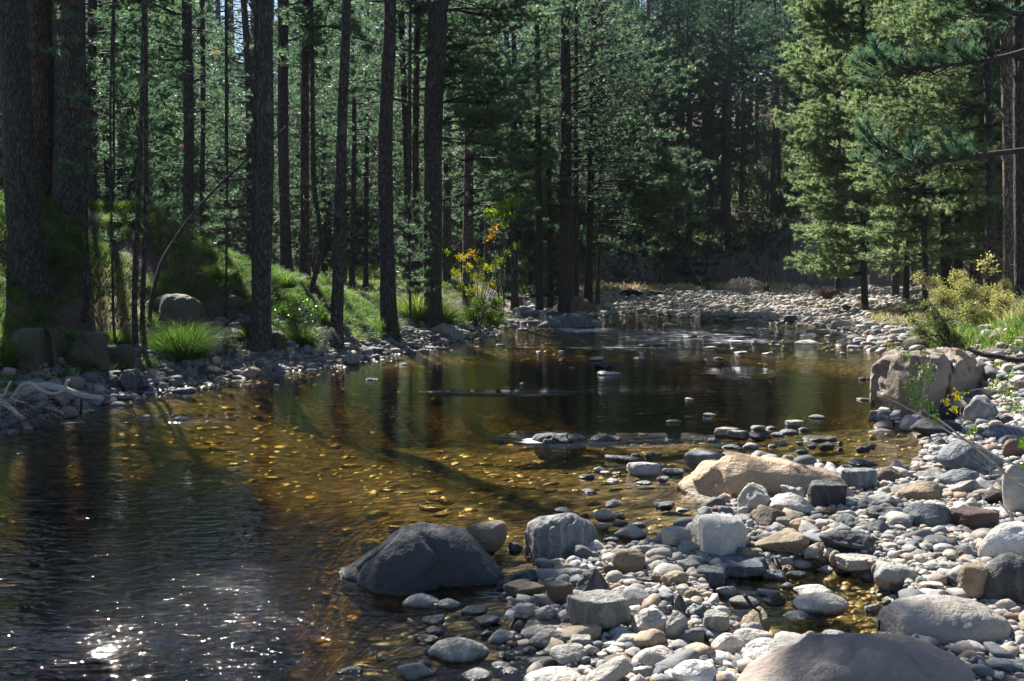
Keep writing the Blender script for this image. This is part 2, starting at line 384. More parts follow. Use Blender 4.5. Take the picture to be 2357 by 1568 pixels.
def ground_mat():
    m, nt = newmat('ground_cover'); b = NB(nt)
    tc = b.n('ShaderNodeTexCoord').outputs['Object']
    n = b.n('ShaderNodeTexNoise', Vector=tc, Scale=1.3, Detail=8.0, Roughness=.65).outputs['Fac']
    nf = b.n('ShaderNodeTexNoise', Vector=tc, Scale=30.0, Detail=6.0, Roughness=.7).outputs['Fac']
    vo = b.n('ShaderNodeTexVoronoi', Vector=tc, Scale=26.0)
    peb = b.ramp(vo.outputs['Color'], [(0, (.14, .135, .13)), (.4, (.26, .24, .21)), (.7, (.34, .3, .25)), (1, (.2, .16, .12))])
    grav = b.mix(b.math('MULTIPLY', vo.outputs['Distance'], 1.3, True), peb, (.12, .1, .08))
    soil = b.mix(b.math('MULTIPLY', b.math('SUBTRACT', n, .4), 4.0, True), (.045, .03, .02), (.09, .062, .04))
    soil = b.mix(b.math('MULTIPLY', b.math('SUBTRACT', nf, .5), 4.0, True), soil, (.15, .1, .055))
    cutc = b.mix(b.math('MULTIPLY', b.math('SUBTRACT', nf, .45), 5.0, True), (.2, .125, .095), (.34, .28, .24))
    c = b.mix(attr(b, 'forest'), grav, soil)
    c = b.mix(attr(b, 'cut'), c, cutc)
    vb = b.n('ShaderNodeTexVoronoi', Vector=b.n('ShaderNodeVectorMath', _operation='ADD', i0=tc, i1=b.n('ShaderNodeVectorMath', _operation='SCALE', i0=b.n('ShaderNodeTexNoise', Vector=tc, Scale=7.0).outputs['Color'], Scale=.12).outputs[0]).outputs[0], Scale=9.0)
    bedc = b.ramp(vb.outputs['Color'], [(0, (.18, .12, .045)), (.5, (.34, .235, .085)), (1, (.46, .35, .15))])
    bedc = b.mix(b.math('MULTIPLY', vb.outputs['Distance'], 1.5, True), bedc, (.05, .03, .012))
    c = b.mix(attr(b, 'bed'), c, bedc)
    h = b.math('SUBTRACT', b.math('MULTIPLY', nf, .5), vo.outputs['Distance'])
    bp = b.n('ShaderNodeBump', Strength=.8, Distance=.03, Height=h).outputs[0]
    b.out(b.n('ShaderNodeBsdfPrincipled', Base__Color=c, Roughness=.9, Normal=bp).outputs[0]); return m
gm = mkmesh('ground', np.stack([X, Y, Z], 1), Q, ground_mat(), {'forest': forest, 'cut': hillf*sst(3.2, 2.0, Z), 'bed': (Z < .005).astype(float)})
tag(link('ground', gm), kind='structure')
# ------------------------------------------------------------------ water
def soft(px, py, ells):
    r = np.zeros(len(px))
    for x, y, rx, ry, s in ells: r = np.maximum(r, s*np.clip(1.25-np.hypot((px-x)/rx, (py-y)/ry), 0, 1))
    return r
Xw, Yw, Qw = fan(3.0, 62, 420, .95, 420)
bedz = height(Xw, Yw)
ppx, ppy = proj(np.stack([Xw, Yw, np.zeros_like(Xw)], 1))
CHOP = [(900, 1150, 520, 170, .22), (500, 1000, 500, 90, .2), (400, 1420, 900, 260, 1.0), (300, 1180, 380, 160, .45), (1560, 775, 420, 34, .95), (1290, 1012, 130, 18, 1.0), (1480, 1012, 170, 14, .9), (1700, 860, 60, 14, .6), (1560, 822, 110, 12, .5),
        (1350, 900, 330, 12, .25), (1130, 905, 160, 10, .25), (1850, 800, 220, 25, .4), (1250, 1470, 160, 70, .6), (420, 975, 160, 12, .5)]
chop = soft(ppx, ppy, CHOP)
FOAM_SHEEN = [(1560, 772, 430, 36, 1.15), (1350, 760, 170, 15, 1.3), (1700, 785, 200, 14, 1.25), (1450, 800, 220, 9, 1.2), (1240, 1012, 90, 16, 1.3), (1500, 1014, 170, 12, 1.1), (1705, 860, 70, 12, 1.0), (1560, 815, 90, 8, .8), (420, 965, 110, 8, .7), (1150, 905, 160, 6, .7), (880, 1330, 60, 20, .5), (1200, 1500, 120, 60, .3), (150, 1440, 260, 70, .4)]  # foam around stones; far riffle ellipses paint streaks of reflected sky
foam_sheen = soft(ppx, ppy, FOAM_SHEEN)
keepq = (bedz[Qw] < .35).any(1)
used = np.unique(Qw[keepq]); remap = -np.ones(len(Xw), int); remap[used] = np.arange(len(used))
def water_mat():
    m, nt = newmat('stream_water'); b = NB(nt)
    tc = b.n('ShaderNodeTexCoord').outputs['Object']
    ch = attr(b, 'chop'); dep = attr(b, 'depth'); fo = attr(b, 'foam_sheen')
    m1 = b.n('ShaderNodeMapping', Vector=tc, Scale=(2.2, 7.5, 1), Rotation=(0, 0, math.radians(-8))).outputs[0]
    a = b.n('ShaderNodeTexNoise', Vector=m1, Scale=1.0, Detail=3.0, Roughness=.5, Distortion=.6).outputs['Fac']
    m2 = b.n('ShaderNodeMapping', Vector=tc, Scale=(9, 20, 1), Rotation=(0, 0, math.radians(14))).outputs[0]
    a2 = b.n('ShaderNodeTexNoise', Vector=m2, Scale=1.0, Detail=3.0, Roughness=.6, Distortion=.8).outputs['Fac']
    m3 = b.n('ShaderNodeMapping', Vector=tc, Scale=(3.2, 6, 1), Rotation=(0, 0, math.radians(-38))).outputs[0]
    a3 = b.n('ShaderNodeTexNoise', Vector=m3, Scale=1.45, Detail=2.2, Roughness=.5, Distortion=.9).outputs['Fac']
    calm = b.math('ADD', b.math('MULTIPLY', a, .006), b.math('MULTIPLY', a2, .0016))
    rough = b.math('MULTIPLY', b.math('MULTIPLY', b.math('ADD', b.math('MULTIPLY', a3, .034), b.math('MULTIPLY', a2, .007)), 1.0), ch)
    m4 = b.n('ShaderNodeMapping', Vector=tc, Scale=(.9, 1.7, 1)).outputs[0]
    a4 = b.n('ShaderNodeTexNoise', Vector=m4, Scale=1.0, Detail=3.0, Roughness=.6, Distortion=.8).outputs['Fac']
    rough = b.math('ADD', rough, b.math('MULTIPLY', b.math('MULTIPLY', a4, .16), fo))
    h = b.math('ADD', calm, rough)
    bp = b.n('ShaderNodeBump', Strength=1.0, Distance=1.0, Height=h).outputs[0]
    fr = b.n('ShaderNodeFresnel', IOR=1.333, Normal=bp).outputs[0]
    # tea-brown water: the tint deepens with the depth of water
    k = b.math('MULTIPLY', dep, 1.0)
    r = b.math('POWER', .46, k); g = b.math('POWER', .36, k); bl = b.math('POWER', .12, k)
    colr = b.n('ShaderNodeCombineColor', i0=r, i1=g, i2=bl).outputs[0]
    tr = b.n('ShaderNodeBsdfTransparent', Color=colr)
    gl = b.n('ShaderNodeBsdfGlossy', Color=(1, 1, 1, 1), Roughness=.02, Normal=bp)
    mx = b.n('ShaderNodeMixShader', i0=fr, i1=tr.outputs[0], i2=gl.outputs[0])
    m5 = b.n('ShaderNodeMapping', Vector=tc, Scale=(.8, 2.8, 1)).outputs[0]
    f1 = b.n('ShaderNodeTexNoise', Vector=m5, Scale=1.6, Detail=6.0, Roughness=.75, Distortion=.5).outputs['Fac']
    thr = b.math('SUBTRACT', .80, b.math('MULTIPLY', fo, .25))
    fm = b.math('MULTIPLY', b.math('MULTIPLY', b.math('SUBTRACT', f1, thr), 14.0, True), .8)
    fb = b.n('ShaderNodeBsdfPrincipled', Base__Color=(.75, .78, .8, 1), Roughness=.4)  # white of the foam and of the painted sky-reflection streaks
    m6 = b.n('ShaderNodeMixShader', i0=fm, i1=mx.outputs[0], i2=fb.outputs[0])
    b.out(m6.outputs[0]); return m
wm = mkmesh('water', np.stack([Xw, Yw, 0*Xw], 1)[used], remap[Qw[keepq]], water_mat(), {'chop': chop[used], 'foam_sheen': foam_sheen[used], 'depth': np.clip(-bedz[used], .0, 2)*2.6})
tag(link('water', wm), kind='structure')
# ------------------------------------------------------------------ rocks
ICO = {}
def ico(s):
    if s not in ICO:
        bm = bmesh.new(); bmesh.ops.create_icosphere(bm, subdivisions=s, radius=1)
        ICO[s] = (np.array([v.co[:] for v in bm.verts]), np.array([[v.index for v in f.verts] for f in bm.faces])); bm.free()
    return ICO[s]
def rock_shape(kind, sub, r):
    V, Fc = ico(sub); V = nrm(V)
    n = {'r': 16, 'o': 18, 'a': 10, 'b': 9, 'f': 12, 'c': 11}[kind]
    i = np.arange(n)+.5; ph = np.arccos(1-2*i/n); t = math.pi*(1+5**.5)*i
    Pn = nrm(np.stack([np.cos(t)*np.sin(ph), np.sin(t)*np.sin(ph), np.cos(ph)], 1) + r.normal(0, .28, (n, 3)))
    lo, k = {'r': (.82, 7), 'o': (.85, 6), 'a': (.6, 20), 'b': (.7, 16), 'f': (.8, 9), 'c': (.6, 16)}[kind]
    dd_ = r.uniform(lo, 1.0, n)
    if kind == 'b':
        Pn = np.vstack([Pn, [[1, 0, 0], [-1, 0, 0], [0, 1, 0], [0, -1, 0], [0, 0, 1]]]); dd_ = np.append(dd_*1.15, [.72, .74, .74, .7, .66])
    R = (np.maximum(0, V@(Pn/dd_[:, None]).T)**k).sum(1)**(-1/k)
    P = V*R[:, None]
    s = r.integers(0, 999)
    P = P + V*(.07*fbm(V*1.4+s, 1, 2))[:, None]
    amp = {'r': .02, 'o': .015, 'a': .035, 'b': .03, 'f': .02, 'c': .09}[kind]
    P = P + V*(amp*fbm(V*4.2+s, 5, 3))[:, None]
    if kind in 'cab' and sub >= 4:
        rd = 1-np.abs(fbm(V*2.3+s*1.7, 8, 2)); P = P - V*(.10*np.maximum(rd-.86, 0)/.14*(1.2 if kind == 'c' else .5))[:, None]
    a = r.uniform(0, 6.28); c, s_ = math.cos(a), math.sin(a)
    P = P@np.array([[c, s_, 0], [-s_, c, 0], [0, 0, 1]])
    return P, Fc
def fitbox(P, sx, sy, sz):
    lo = P.min(0); hi = P.max(0); P = (P-(lo+hi)/2)/(hi-lo)
    return P*np.array([sx, sy, sz])
HAND = """A 828 582 1118 785 r t
A 1120 680 1212 785 r d
A 1632 470 1793 585 r p
A 1706 428 1822 505 a p
A 1402 488 1522 535 o p
A 1450 527 1552 550 f d
A 1560 530 1620 556 f d
A 1650 570 1750 640 a p
A 1755 555 1858 610 a t
A 1790 515 1840 570 r p
A 1757 593 1972 695 a p
A 1868 580 1965 620 o g
A 1700 670 1800 712 o g
A 1740 755 1870 835 r p
A 1750 757 1960 915 r t
A 1908 722 2142 815 f g
A 1230 840 1720 965 f g
A 1115 868 1330 985 a d
A 1490 868 1740 1060 a d
A 1045 915 1135 1005 r d
A 1090 965 1355 1085 b n
A 1345 960 1522 1115 b n
A 1340 930 1440 1000 r g
A 1470 1030 1875 1300 b g
A 1870 1108 2150 1328 c p
A 465 1022 728 1115 o g
A 683 1035 832 1125 o g
A 830 1078 1000 1160 r g
A 900 1147 1072 1225 r d
A 580 1145 735 1220 o d
A 610 1208 743 1285 o d
A 533 1250 700 1335 c n
A 625 1290 1010 1445 o g
A 940 1238 1060 1285 f d
A 1140 1190 1240 1250 a d
A 980 1248 1183 1335 o g
A 1285 1100 1430 1200 a g
A 1168 1218 1500 1320 o g
A 1240 1240 1500 1370 o g
A 1110 1318 1218 1355 f k
A 1195 1333 1303 1400 r n
A 1050 1360 1165 1425 a b
A 1365 1335 1608 1460 o g
A 1232 1388 1430 1492 r g
A 1500 1288 1633 1385 b g
A 1758 1273 1945 1370 o p
A 1705 1353 1830 1408 o p
A 1675 1395 1910 1500 a n
A 1868 1350 2142 1500 r p
A 1005 1450 1165 1490 f p
A 1062 1468 1202 1525 o g
A 833 1472 1028 1560 o g
A 440 1440 680 1560 a g
A 70 1468 240 1530 a d
A 565 1412 655 1480 r b
A 1200 1485 1640 1640 o p
A 1555 1433 1900 1640 a p
A 1875 1465 2035 1555 a p
A 1690 1345 1745 1390 r d
A 1710 1290 1765 1335 r d
A 1625 1290 1700 1330 r n
A 1555 1275 1645 1320 f n
A 1960 826 2142 910 o p
A 1980 895 2110 970 r t
A 2055 885 2226 995 r t
A 1885 925 2010 980 a d
A 1845 955 1960 1035 b d
A 1750 980 1900 1055 o p
A 1930 995 2060 1075 o g
A 1955 963 2050 1010 o p
A 2010 1030 2142 1130 b b
A 1865 1075 1985 1140 o b
A 1673 978 1744 1020 r t
A 1630 1012 1760 1045 f m
A 1800 910 1900 965 a g
A 1700 850 1768 915 r d
A 2075 990 2142 1030 o t
A 1590 52 1830 98 f d
A 1640 228 1718 290 a p
A 1680 262 1760 300 f w
A 1760 276 1815 298 f g
A 1547 283 1650 330 a k
A 1712 322 1805 350 f p
A 1565 390 1668 415 f p
A 1710 162 1820 218 a b
A 1787 173 1930 232 a d
A 1890 335 2007 365 f p
A 1845 222 2053 310 a p
A 2028 297 2105 345 c p
A 2010 440 2142 515 a d
A 1870 158 1930 192 r b
A 1990 148 2065 180 f g
A 1950 160 2000 195 r d
A 2015 215 2090 270 r g
A 2060 238 2200 300 o g
B 390 355 585 555 a p
B 535 410 880 570 a w
B 645 360 820 480 c p
B 812 345 1042 515 b d
B 1020 262 1240 410 b b
B 1217 250 1415 360 r n
B 1475 260 1680 355 c g
B 1365 343 1643 472 o t
B 1245 355 1500 430 f g
B 1625 268 1910 400 f b
B 1685 325 1885 435 a g
B 1605 75 1985 305 r b
B 1820 222 2000 310 f g
B 2005 82 2142 215 r r
B 2000 210 2240 545 r p
B 1870 385 2040 500 a k
B 1785 412 1890 480 r g
B 1720 462 1872 545 r m
B 1410 470 1700 640 r b
B 1660 512 1975 660 b r
B 1195 412 1400 520 a p
B 1050 470 1200 550 a b
B 1180 472 1420 600 c d
B 1665 487 1740 540 f w
B 1870 495 2070 545 f w
B 1560 655 1680 730 a m
B 478 500 700 625 a n
B 710 565 890 655 o t
B 615 565 718 630 b m
B 735 530 812 575 o o
B 873 500 975 565 a n
B 975 506 1045 550 a t
B 985 540 1120 600 o p
B 840 553 935 590 o p
B 470 645 830 815 a t
B 408 750 525 820 r t
B 530 775 600 835 r m
B 830 715 970 840 r t
B 870 632 1222 800 c d
B 945 765 1035 850 o t
B 990 795 1255 900 b p
B 710 797 845 880 o p
B 575 797 720 850 f p
B 630 835 740 895 a o
B 680 870 820 935 r d
B 533 852 675 950 a b
B 868 840 985 898 c w
B 205 810 575 930 b b
B 115 870 330 990 b b
B 12 820 170 900 a g
B -80 628 105 770 b p
B 250 945 410 1050 a p
B 60 1000 175 1085 r t
B 218 1060 312 1125 r o
B 335 1018 520 1110 o p
B 385 1105 600 1270 a t
B 170 1140 338 1300 b g
B 90 1095 215 1195 a b
B -60 1140 90 1330 r p
B 0 1035 75 1165 r d
B 230 1262 445 1425 r p
B 355 1238 610 1370 o p
B 410 1305 845 1530 o w
B 1225 838 1490 1025 r g
B 1205 830 1300 915 r p
B 1300 812 1440 850 o p
B 1225 965 1330 1030 r d
B 1270 1018 1435 1085 f g
B 1270 1048 1332 1100 r d
B 730 1030 1075 1155 o p
B 665 1120 830 1190 f w
B 735 958 978 1050 f w
B 888 1255 1095 1320 o w
B 490 972 645 1045 a w
B 545 1015 690 1100 c k
B 655 945 730 1000 r g
B 1160 1060 1295 1145 c g
B 1845 772 2260 1110 r d
B 1740 840 1990 1090 b t
B 1860 590 2260 860 o w
B 1480 965 1640 1060 f r
B 1510 915 1645 970 f w
B -20 1430 280 1620 o w
B 130 1408 245 1480 r d
B 0 1360 110 1430 r g
B 1880 1408 2200 1510 f b
B 220 493 322 545 r n
B 3 485 95 528 f w
B 75 1300 150 1345 r b
B 135 1245 235 1320 r d
C 172 1125 330 1205 b g
C 250 1140 372 1222 b g
C 378 1157 502 1232 a d
C 382 1125 472 1170 r g
C 470 1135 535 1165 o r
C 583 1092 685 1150 b g
C 717 1068 812 1105 o p
C 545 1150 655 1193 o b
C 655 1140 720 1175 r d
C 678 1188 815 1232 o k
C 765 1225 862 1280 a k
C 800 1190 880 1230 r d
C 880 1255 915 1285 r k
C 985 1233 1070 1295 a k
C 1060 1230 1098 1270 r k
C 330 1225 432 1275 a g
C 480 1238 532 1268 r g
C 525 1225 610 1255 a b
C 640 1222 690 1250 a g
C 140 1200 225 1240 a d
C 215 1235 330 1275 f b
C 640 1265 718 1300 r d
C 705 1238 760 1270 r g
C 100 1268 188 1310 r g
C 218 1275 315 1315 a d
C 0 1285 235 1410 b b
C 380 1285 520 1320 f g
C 865 1215 915 1250 r d
C 500 1170 580 1205 o b
C 113 1060 195 1090 r b
C 5 980 70 997 f w
C 935 1335 1115 1370 f b
C 750 1335 825 1350 f b
C 1000 855 1045 885 r k
C 1045 858 1080 882 a k
C 990 983 1072 1000 f b
C 1250 628 1480 715 o n
C 1063 1050 1180 1125 a g
C 1148 1073 1290 1135 a n
C 1280 1100 1610 1215 a k
C 1430 1030 1620 1120 a k
C 1590 970 1790 1145 a g
C 1725 1090 1790 1145 r g
C 1785 1080 1890 1140 o d
C 1700 1140 1990 1240 o b
C 1795 1195 1930 1270 o b
C 1590 1115 1660 1165 o g
C 1610 1150 1730 1210 r g
C 1720 700 1900 750 f n
C 1745 612 1900 680 o t
C 1830 795 1920 840 b t
C 1865 850 1990 935 a w
C 1600 955 1740 1000 f b
C 1120 662 1180 705 r w
C 895 715 930 738 a w
C 500 650 540 672 a p
C 527 672 558 690 o p
C 120 690 195 705 f w
C 268 692 300 712 c p
C 290 717 370 735 f w
C 450 710 518 740 a w
C 385 655 430 668 f w
C 640 600 690 622 r p
C 805 620 840 635 f w
C 105 620 165 642 o d
C 255 635 345 655 f p
C 0 620 85 640 f d
C 355 578 415 595 o w
C 535 612 570 630 r k
C 160 590 205 606 a w
C 345 600 425 628 a g
C 1110 632 1180 658 f w
C 1020 625 1065 645 a d
C 340 855 390 880 a p
C 170 740 235 765 f b
C 570 515 650 555 b d
C 285 525 350 550 r p
C 900 455 965 490 a d
C 715 440 770 465 b t
C 165 515 230 545 a g
D 0 845 105 940 b g
D 120 835 245 885 a d
D 350 850 425 880 r d
D 500 700 745 795 c g
D 730 735 835 785 b g
D 405 742 492 785 a p
D 475 768 570 822 a d
D 455 822 530 848 o g
D 318 920 378 942 r b
D 135 1013 213 1030 f b
D 1012 607 1135 675 a b
D 965 550 1038 605 b t
D 1190 553 1262 590 o t
D 1155 633 1260 675 a d
D 1095 715 1135 750 r p
D 910 708 962 735 o p
D 1002 718 1070 745 a p
D 1410 875 1495 920 a p
D 1440 895 1548 958 a d
D 1457 965 1590 1000 c w
D 1010 1030 1046 1057 a b
D 1725 793 1765 830 r t
D 1683 812 1735 835 a g
D 1770 805 1865 830 f g
D 1665 883 1742 905 f g
D 875 788 912 803 r g
D 880 820 930 830 f d
D 1105 855 1145 868 f w
D 1230 853 1275 866 f w
D 1850 1242 1938 1270 o d
D 1290 945 1335 962 f b
D 1085 640 1130 672 a w
D 1680 610 1760 650 r t
D 550 780 610 822 a t
D 400 795 470 825 r g
D 548 830 605 852 r d
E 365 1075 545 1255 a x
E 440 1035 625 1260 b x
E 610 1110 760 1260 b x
E 975 1330 1130 1385 c b
E 1230 1010 1390 1080 r t
E 1110 1230 1260 1290 a d
E 805 1500 860 1525 o w
E 990 1505 1075 1540 o w
E 1560 1325 1595 1350 r g
E 1440 1180 1540 1235 r g
E 1365 1240 1430 1275 r p
E 60 1310 260 1385 f b
E 790 1215 850 1260 r n
E 840 1245 890 1295 r t
E 1840 1160 1915 1205 r g
E 1745 1125 1845 1165 o g
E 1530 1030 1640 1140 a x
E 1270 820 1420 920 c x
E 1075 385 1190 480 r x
E 375 1240 430 1290 o t"""
CRP = {'A': cA, 'B': cB, 'C': cC, 'D': cD, 'E': cE}
rocks = []      # dict(px, py, W, obj, words)
SHW = {'r': 'rounded', 'o': 'smooth oval', 'a': 'angular', 'b': 'blocky', 'f': 'flat', 'c': 'craggy'}
def place_px(x0, y0, x1, y1):
    """front contact on the ground -> centre, width, visible height"""
    p = surf((x0+x1)/2, y1)[0]; return p, max(p[2], 0.0)
def add_rock(x0, y0, x1, y1, kind, col, depth_ratio=None, fixY=None, g=None):
    r = np.random.default_rng(abs(int(x0*7+y0*13+x1*17)) % 100003)
    if fixY is None: p, gg = place_px(x0, y0, x1, y1)
    else: p = at_d((x0+x1)/2, y1, fixY); gg = p[2]
    if g is not None: gg = g
    Yf = p[1]; Wd = (x1-x0)/F*Yf; dr = depth_ratio or r.uniform(.62, .9)
    Dp = Wd*dr; Yc = Yf+Dp*.42; Wd = (x1-x0)/F*Yc
    zt = at_d((x0+x1)/2, y0, Yc+Dp*.12)[2]; zt = max(zt, gg+.12*Wd)
    hv = zt-gg; bury = {'r': .25, 'o': .25, 'a': .2, 'b': .12, 'f': .3, 'c': .2}[kind]
    Hh = max(hv/(1-bury), .35*Wd)
    if gg < .02: Hh = max(Hh, hv+.06)
    if gg < .012 and x1-x0 < 75 and kind != 'f': hv = max(hv*.6, .16*Wd); zt = gg+hv; Hh = max(.34*Wd, hv+.03)
    elif gg < .012 and kind == 'f': hv = min(hv, .16*Wd); zt = gg+hv; Hh = max(.3*Wd, hv+.03)
    px = (x1-x0); sub = 5 if px > 150 else (4 if px > 45 else 3)
    P, Fc = rock_shape(kind, sub, r); P = fitbox(P, Wd, Dp, Hh)
    cx = at_d((x0+x1)/2, y1, Yc)[0]; cz = zt-Hh/2
    loc = (cx, Yc, cz)
    me = mkmesh('stone', P, Fc, RM[col]); o = link('boulder' if px > 120 else 'river_stone', me, loc)
    rocks.append(dict(o=o, x=(x0+x1)/2, y=(y0+y1)/2, y1=y1, w=px, s=SHW[kind], c=RC[col][0], wx=cx, wy=Yc, W=Wd, D=Dp, g=gg, hv=hv))
    return o
def hero(name, f, top, base, kd, mat, amp=.03, e=.8, rough=1.0, N=110, Mm=90, zlow=-.25, seed=1, words=None, lean=0.0, pits=0.0):
    top = np.array([f(*p) for p in top]); base = np.array([f(*p) for p in base])
    x0, x1 = top[0, 0], top[-1, 0]; us = .5-.5*np.cos(np.linspace(0, math.pi, N)); xs = x0+(x1-x0)*us
    ty = np.interp(xs, top[:, 0], top[:, 1]); by = np.interp(xs, base[:, 0], base[:, 1])
    k = np.ones(7)/7; ty = np.convolve(np.pad(ty, 3, 'edge'), k, 'valid'); 
    mid = place_px(x0, 0, x1, by.max())[1]
    V = np.zeros((N, Mm, 3)); Wd = (x1-x0)/F*at_z((x0+x1)/2, by.mean(), mid)[1]
    Yfm = at_z((x0+x1)/2, by.mean(), mid)[1]
    for i in range(N):
        pf = at_z(xs[i], by[i], mid); sh = max(1e-3, 1-(2*us[i]-1)**2)**.5
        hd = kd*Wd*sh + .004; Yr = pf[1] + hd*(1+lean); pt = at_d(xs[i], ty[i], Yr); zt = max(pt[2], mid+.002)
        xr = (xs[i]-CX)/F*Yr
        for j in range(Mm):
            a = 2*math.pi*j/Mm; c, s = math.cos(a), math.sin(a)
            y = Yr - hd*(1+lean*(c > 0))*np.sign(c)*abs(c)**e
            zb = mid-.02
            z = zb + (zt-zb)*abs(s)**e if s >= 0 else zb + zlow*abs(s)*sh
            V[i, j] = (xr, y, z)
    V = V.reshape(-1, 3); c0 = V.mean(0)
    dirn = nrm(V-c0)
    q = V/Wd*3.2+seed*5.3
    V = V + dirn*(amp*Wd*(fbm(q, seed, 4)*.7))[:, None]
    rd = 1-np.abs(fbm(q*.8+9, seed+4, 3)); V = V - dirn*(amp*Wd*1.3*rough*np.maximum(rd-.8, 0)/.2)[:, None]
    V = V + dirn*(.006*Wd**.5*fbm(V*16+seed, seed+2, 3))[:, None]
    if pits: V = V - dirn*(pits*Wd*(np.maximum(fbm(q*1.7+4, seed+9, 2)-.12, 0)+.5*np.maximum(np.abs(fbm(q*np.array([1.2, 1.2, 3.2])+7, seed+12, 3))-.25, 0)))[:, None]
    T = []
    idx = np.arange(N*Mm).reshape(N, Mm); a = idx[:-1]; b_ = idx[1:]; ar = np.roll(a, -1, 1); br = np.roll(b_, -1, 1)
    Qd = np.stack([a, b_, br, ar], -1).reshape(-1, 4)
    c0[2] = mid
    o = link(name, mkmesh(name, V-c0, Qd, mat), c0)
    w = x1-x0
    rocks.append(dict(o=o, x=(x0+x1)/2, y=(ty.min()+by.max())/2, y1=by.max(), w=w, s='', c='', wx=c0[0], wy=c0[1], W=Wd, D=2*kd*Wd, g=mid, hv=.3, label=words))
    return o
RM['x'] = rock_mat('stone_mossy_brown', (.085, .068, .055), (.04, .045, .025)); RC['x'] = ('dark brown', (.08, .07, .06))  # dark brown stone mottled with mossy green
for ln in HAND.split('\n'):
    t, a, b_, c, d_, s, k = ln.split(); f = CRP[t]
    x0, y0 = f(float(a), float(b_)); x1, y1 = f(float(c), float(d_))
    add_rock(x0, y0, x1, y1, s, k)
M_MOSS = rock_mat('stone_mossy_dark', (.085, .068, .055), (.035, .045, .022))
M_HBD = rock_mat('stone_big_dark', (.05, .056, .062), (.03, .034, .039))
M_HTAN = rock_mat('stone_big_tan', (.40, .30, .20), (.27, .19, .12), spk=.25)
M_HFG = rock_mat('stone_foreground_brown', (.31, .265, .23), (.2, .165, .145), spk=.25)
M_HOV = rock_mat('stone_oval_pale', (.30, .275, .245), (.21, .195, .175), spk=.35)
M_HR = rock_mat('stone_hollowed', (.33, .275, .22), (.2, .155, .12))
M_HW = rock_mat('stone_white_block', (.52, .5, .46), (.4, .385, .35), spk=.2)
M_HG = rock_mat('stone_two_tone', (.30, .30, .29), (.17, .175, .18), stripes=True)
hero('boulder', cA, [(60, 905), (180, 830), (320, 745), (370, 685), (430, 635), (500, 612), (560, 611), (650, 620), (760, 632), (840, 655), (900, 705), (960, 775), (1030, 845), (1110, 900)],
     [(60, 915), (180, 960), (320, 1035), (560, 1045), (760, 1000), (1060, 975), (1110, 930)], .30, M_HBD, .022, .85, 1, seed=3, words='big dark blue-grey boulder like a whale back with sloping flanks, standing in the stream')
hero('boulder', cA, [(1218, 660), (1245, 610), (1320, 562), (1430, 548), (1530, 556), (1620, 590), (1680, 640), (1692, 690)],
     [(1218, 780), (1280, 825), (1440, 838), (1600, 800), (1660, 740), (1692, 715)], .33, M_HG, .03, .7, 1.2, seed=5, words='large cracked grey boulder, pale above and dark below, beside the round tan stone')
hero('boulder', cA, [(1272, 85), (1300, 60), (1400, 54), (1480, 52), (1560, 60), (1605, 88)], [(1272, 95), (1340, 112), (1480, 112), (1605, 95)], .35, RM['d'], .04, .8, 1, seed=7, words='low dark boulder in mid-stream with white water breaking on its left side')
hero('boulder', cB, [(48, 360), (110, 325), (190, 298), (240, 235), (310, 193), (400, 175), (480, 182), (540, 184), (640, 190), (760, 235), (850, 256), (960, 270), (1020, 312), (1070, 385), (1145, 455)],
     [(48, 370), (120, 415), (260, 445), (400, 455), (700, 470), (1000, 468), (1145, 462)], .24, M_HTAN, .035, .8, 1.2, seed=11, words='long tan and orange boulder with smooth humps lying between the pool and the stream, sunlit')
hero('boulder', cB, [(118, 640), (135, 590), (200, 566), (300, 560), (390, 566), (450, 590), (470, 650)], [(118, 700), (180, 790), (280, 825), (380, 800), (450, 760), (470, 720)], .42, M_HW, .02, .45, .8, seed=13, words='white flat-topped block of stone, brightest in the sunlit cobbles')
hero('boulder', cB, [(400, 1640), (600, 1475), (860, 1362), (960, 1307), (1060, 1312), (1160, 1342), (1280, 1336), (1400, 1330), (1500, 1326), (1640, 1356), (1800, 1410), (1900, 1480), (1960, 1570), (1990, 1640)],
     [(400, 1700), (900, 1760), (1500, 1780), (1990, 1700)], .28, M_HFG, .02, .8, .9, seed=17, words='huge smooth brown-grey boulder cut off by the bottom edge of the picture')
hero('boulder', cB, [(1310, 1190), (1345, 1130), (1440, 1090), (1600, 1068), (1760, 1064), (1900, 1085), (2030, 1125), (2110, 1190), (2130, 1240)],
     [(1310, 1230), (1400, 1330), (1520, 1345), (1800, 1372), (2060, 1325), (2130, 1270)], .34, M_HOV, .012, .75, .3, seed=19, words='large pale smooth oval boulder beside the little golden pool at lower right')
hero('boulder', cC, [(1078, 850), (1092, 800), (1130, 760), (1170, 733), (1260, 713), (1400, 706), (1560, 713), (1680, 747), (1760, 810), (1815, 860), (1832, 900)],
     [(1078, 1040), (1180, 1075), (1290, 1100), (1450, 1050), (1620, 985), (1760, 950), (1832, 925)], .30, M_HR, .045, .6, 1.0, seed=23, pits=.11, N=170, Mm=130, words='great hollowed brown boulder with pits and ledges standing at the right water edge')
hero('boulder', cD, [(1115, 715), (1170, 680), (1230, 660), (1300, 648), (1370, 655), (1420, 690), (1445, 712)], [(1115, 722), (1250, 728), (1400, 728), (1445, 720)], .33, RM['b'], .02, .8, 1, seed=29, words='long low blue-grey boulder rising from the far water in dappled light')
hero('boulder', cD, [(1205, 615), (1240, 585), (1300, 555), (1340, 547), (1400, 565), (1440, 600), (1470, 645)], [(1205, 640), (1300, 655), (1400, 655), (1470, 650)], .33, RM['n'], .03, .9, 1, seed=31, words='dark brown wedge-shaped boulder at the left end of the far cobble bar')
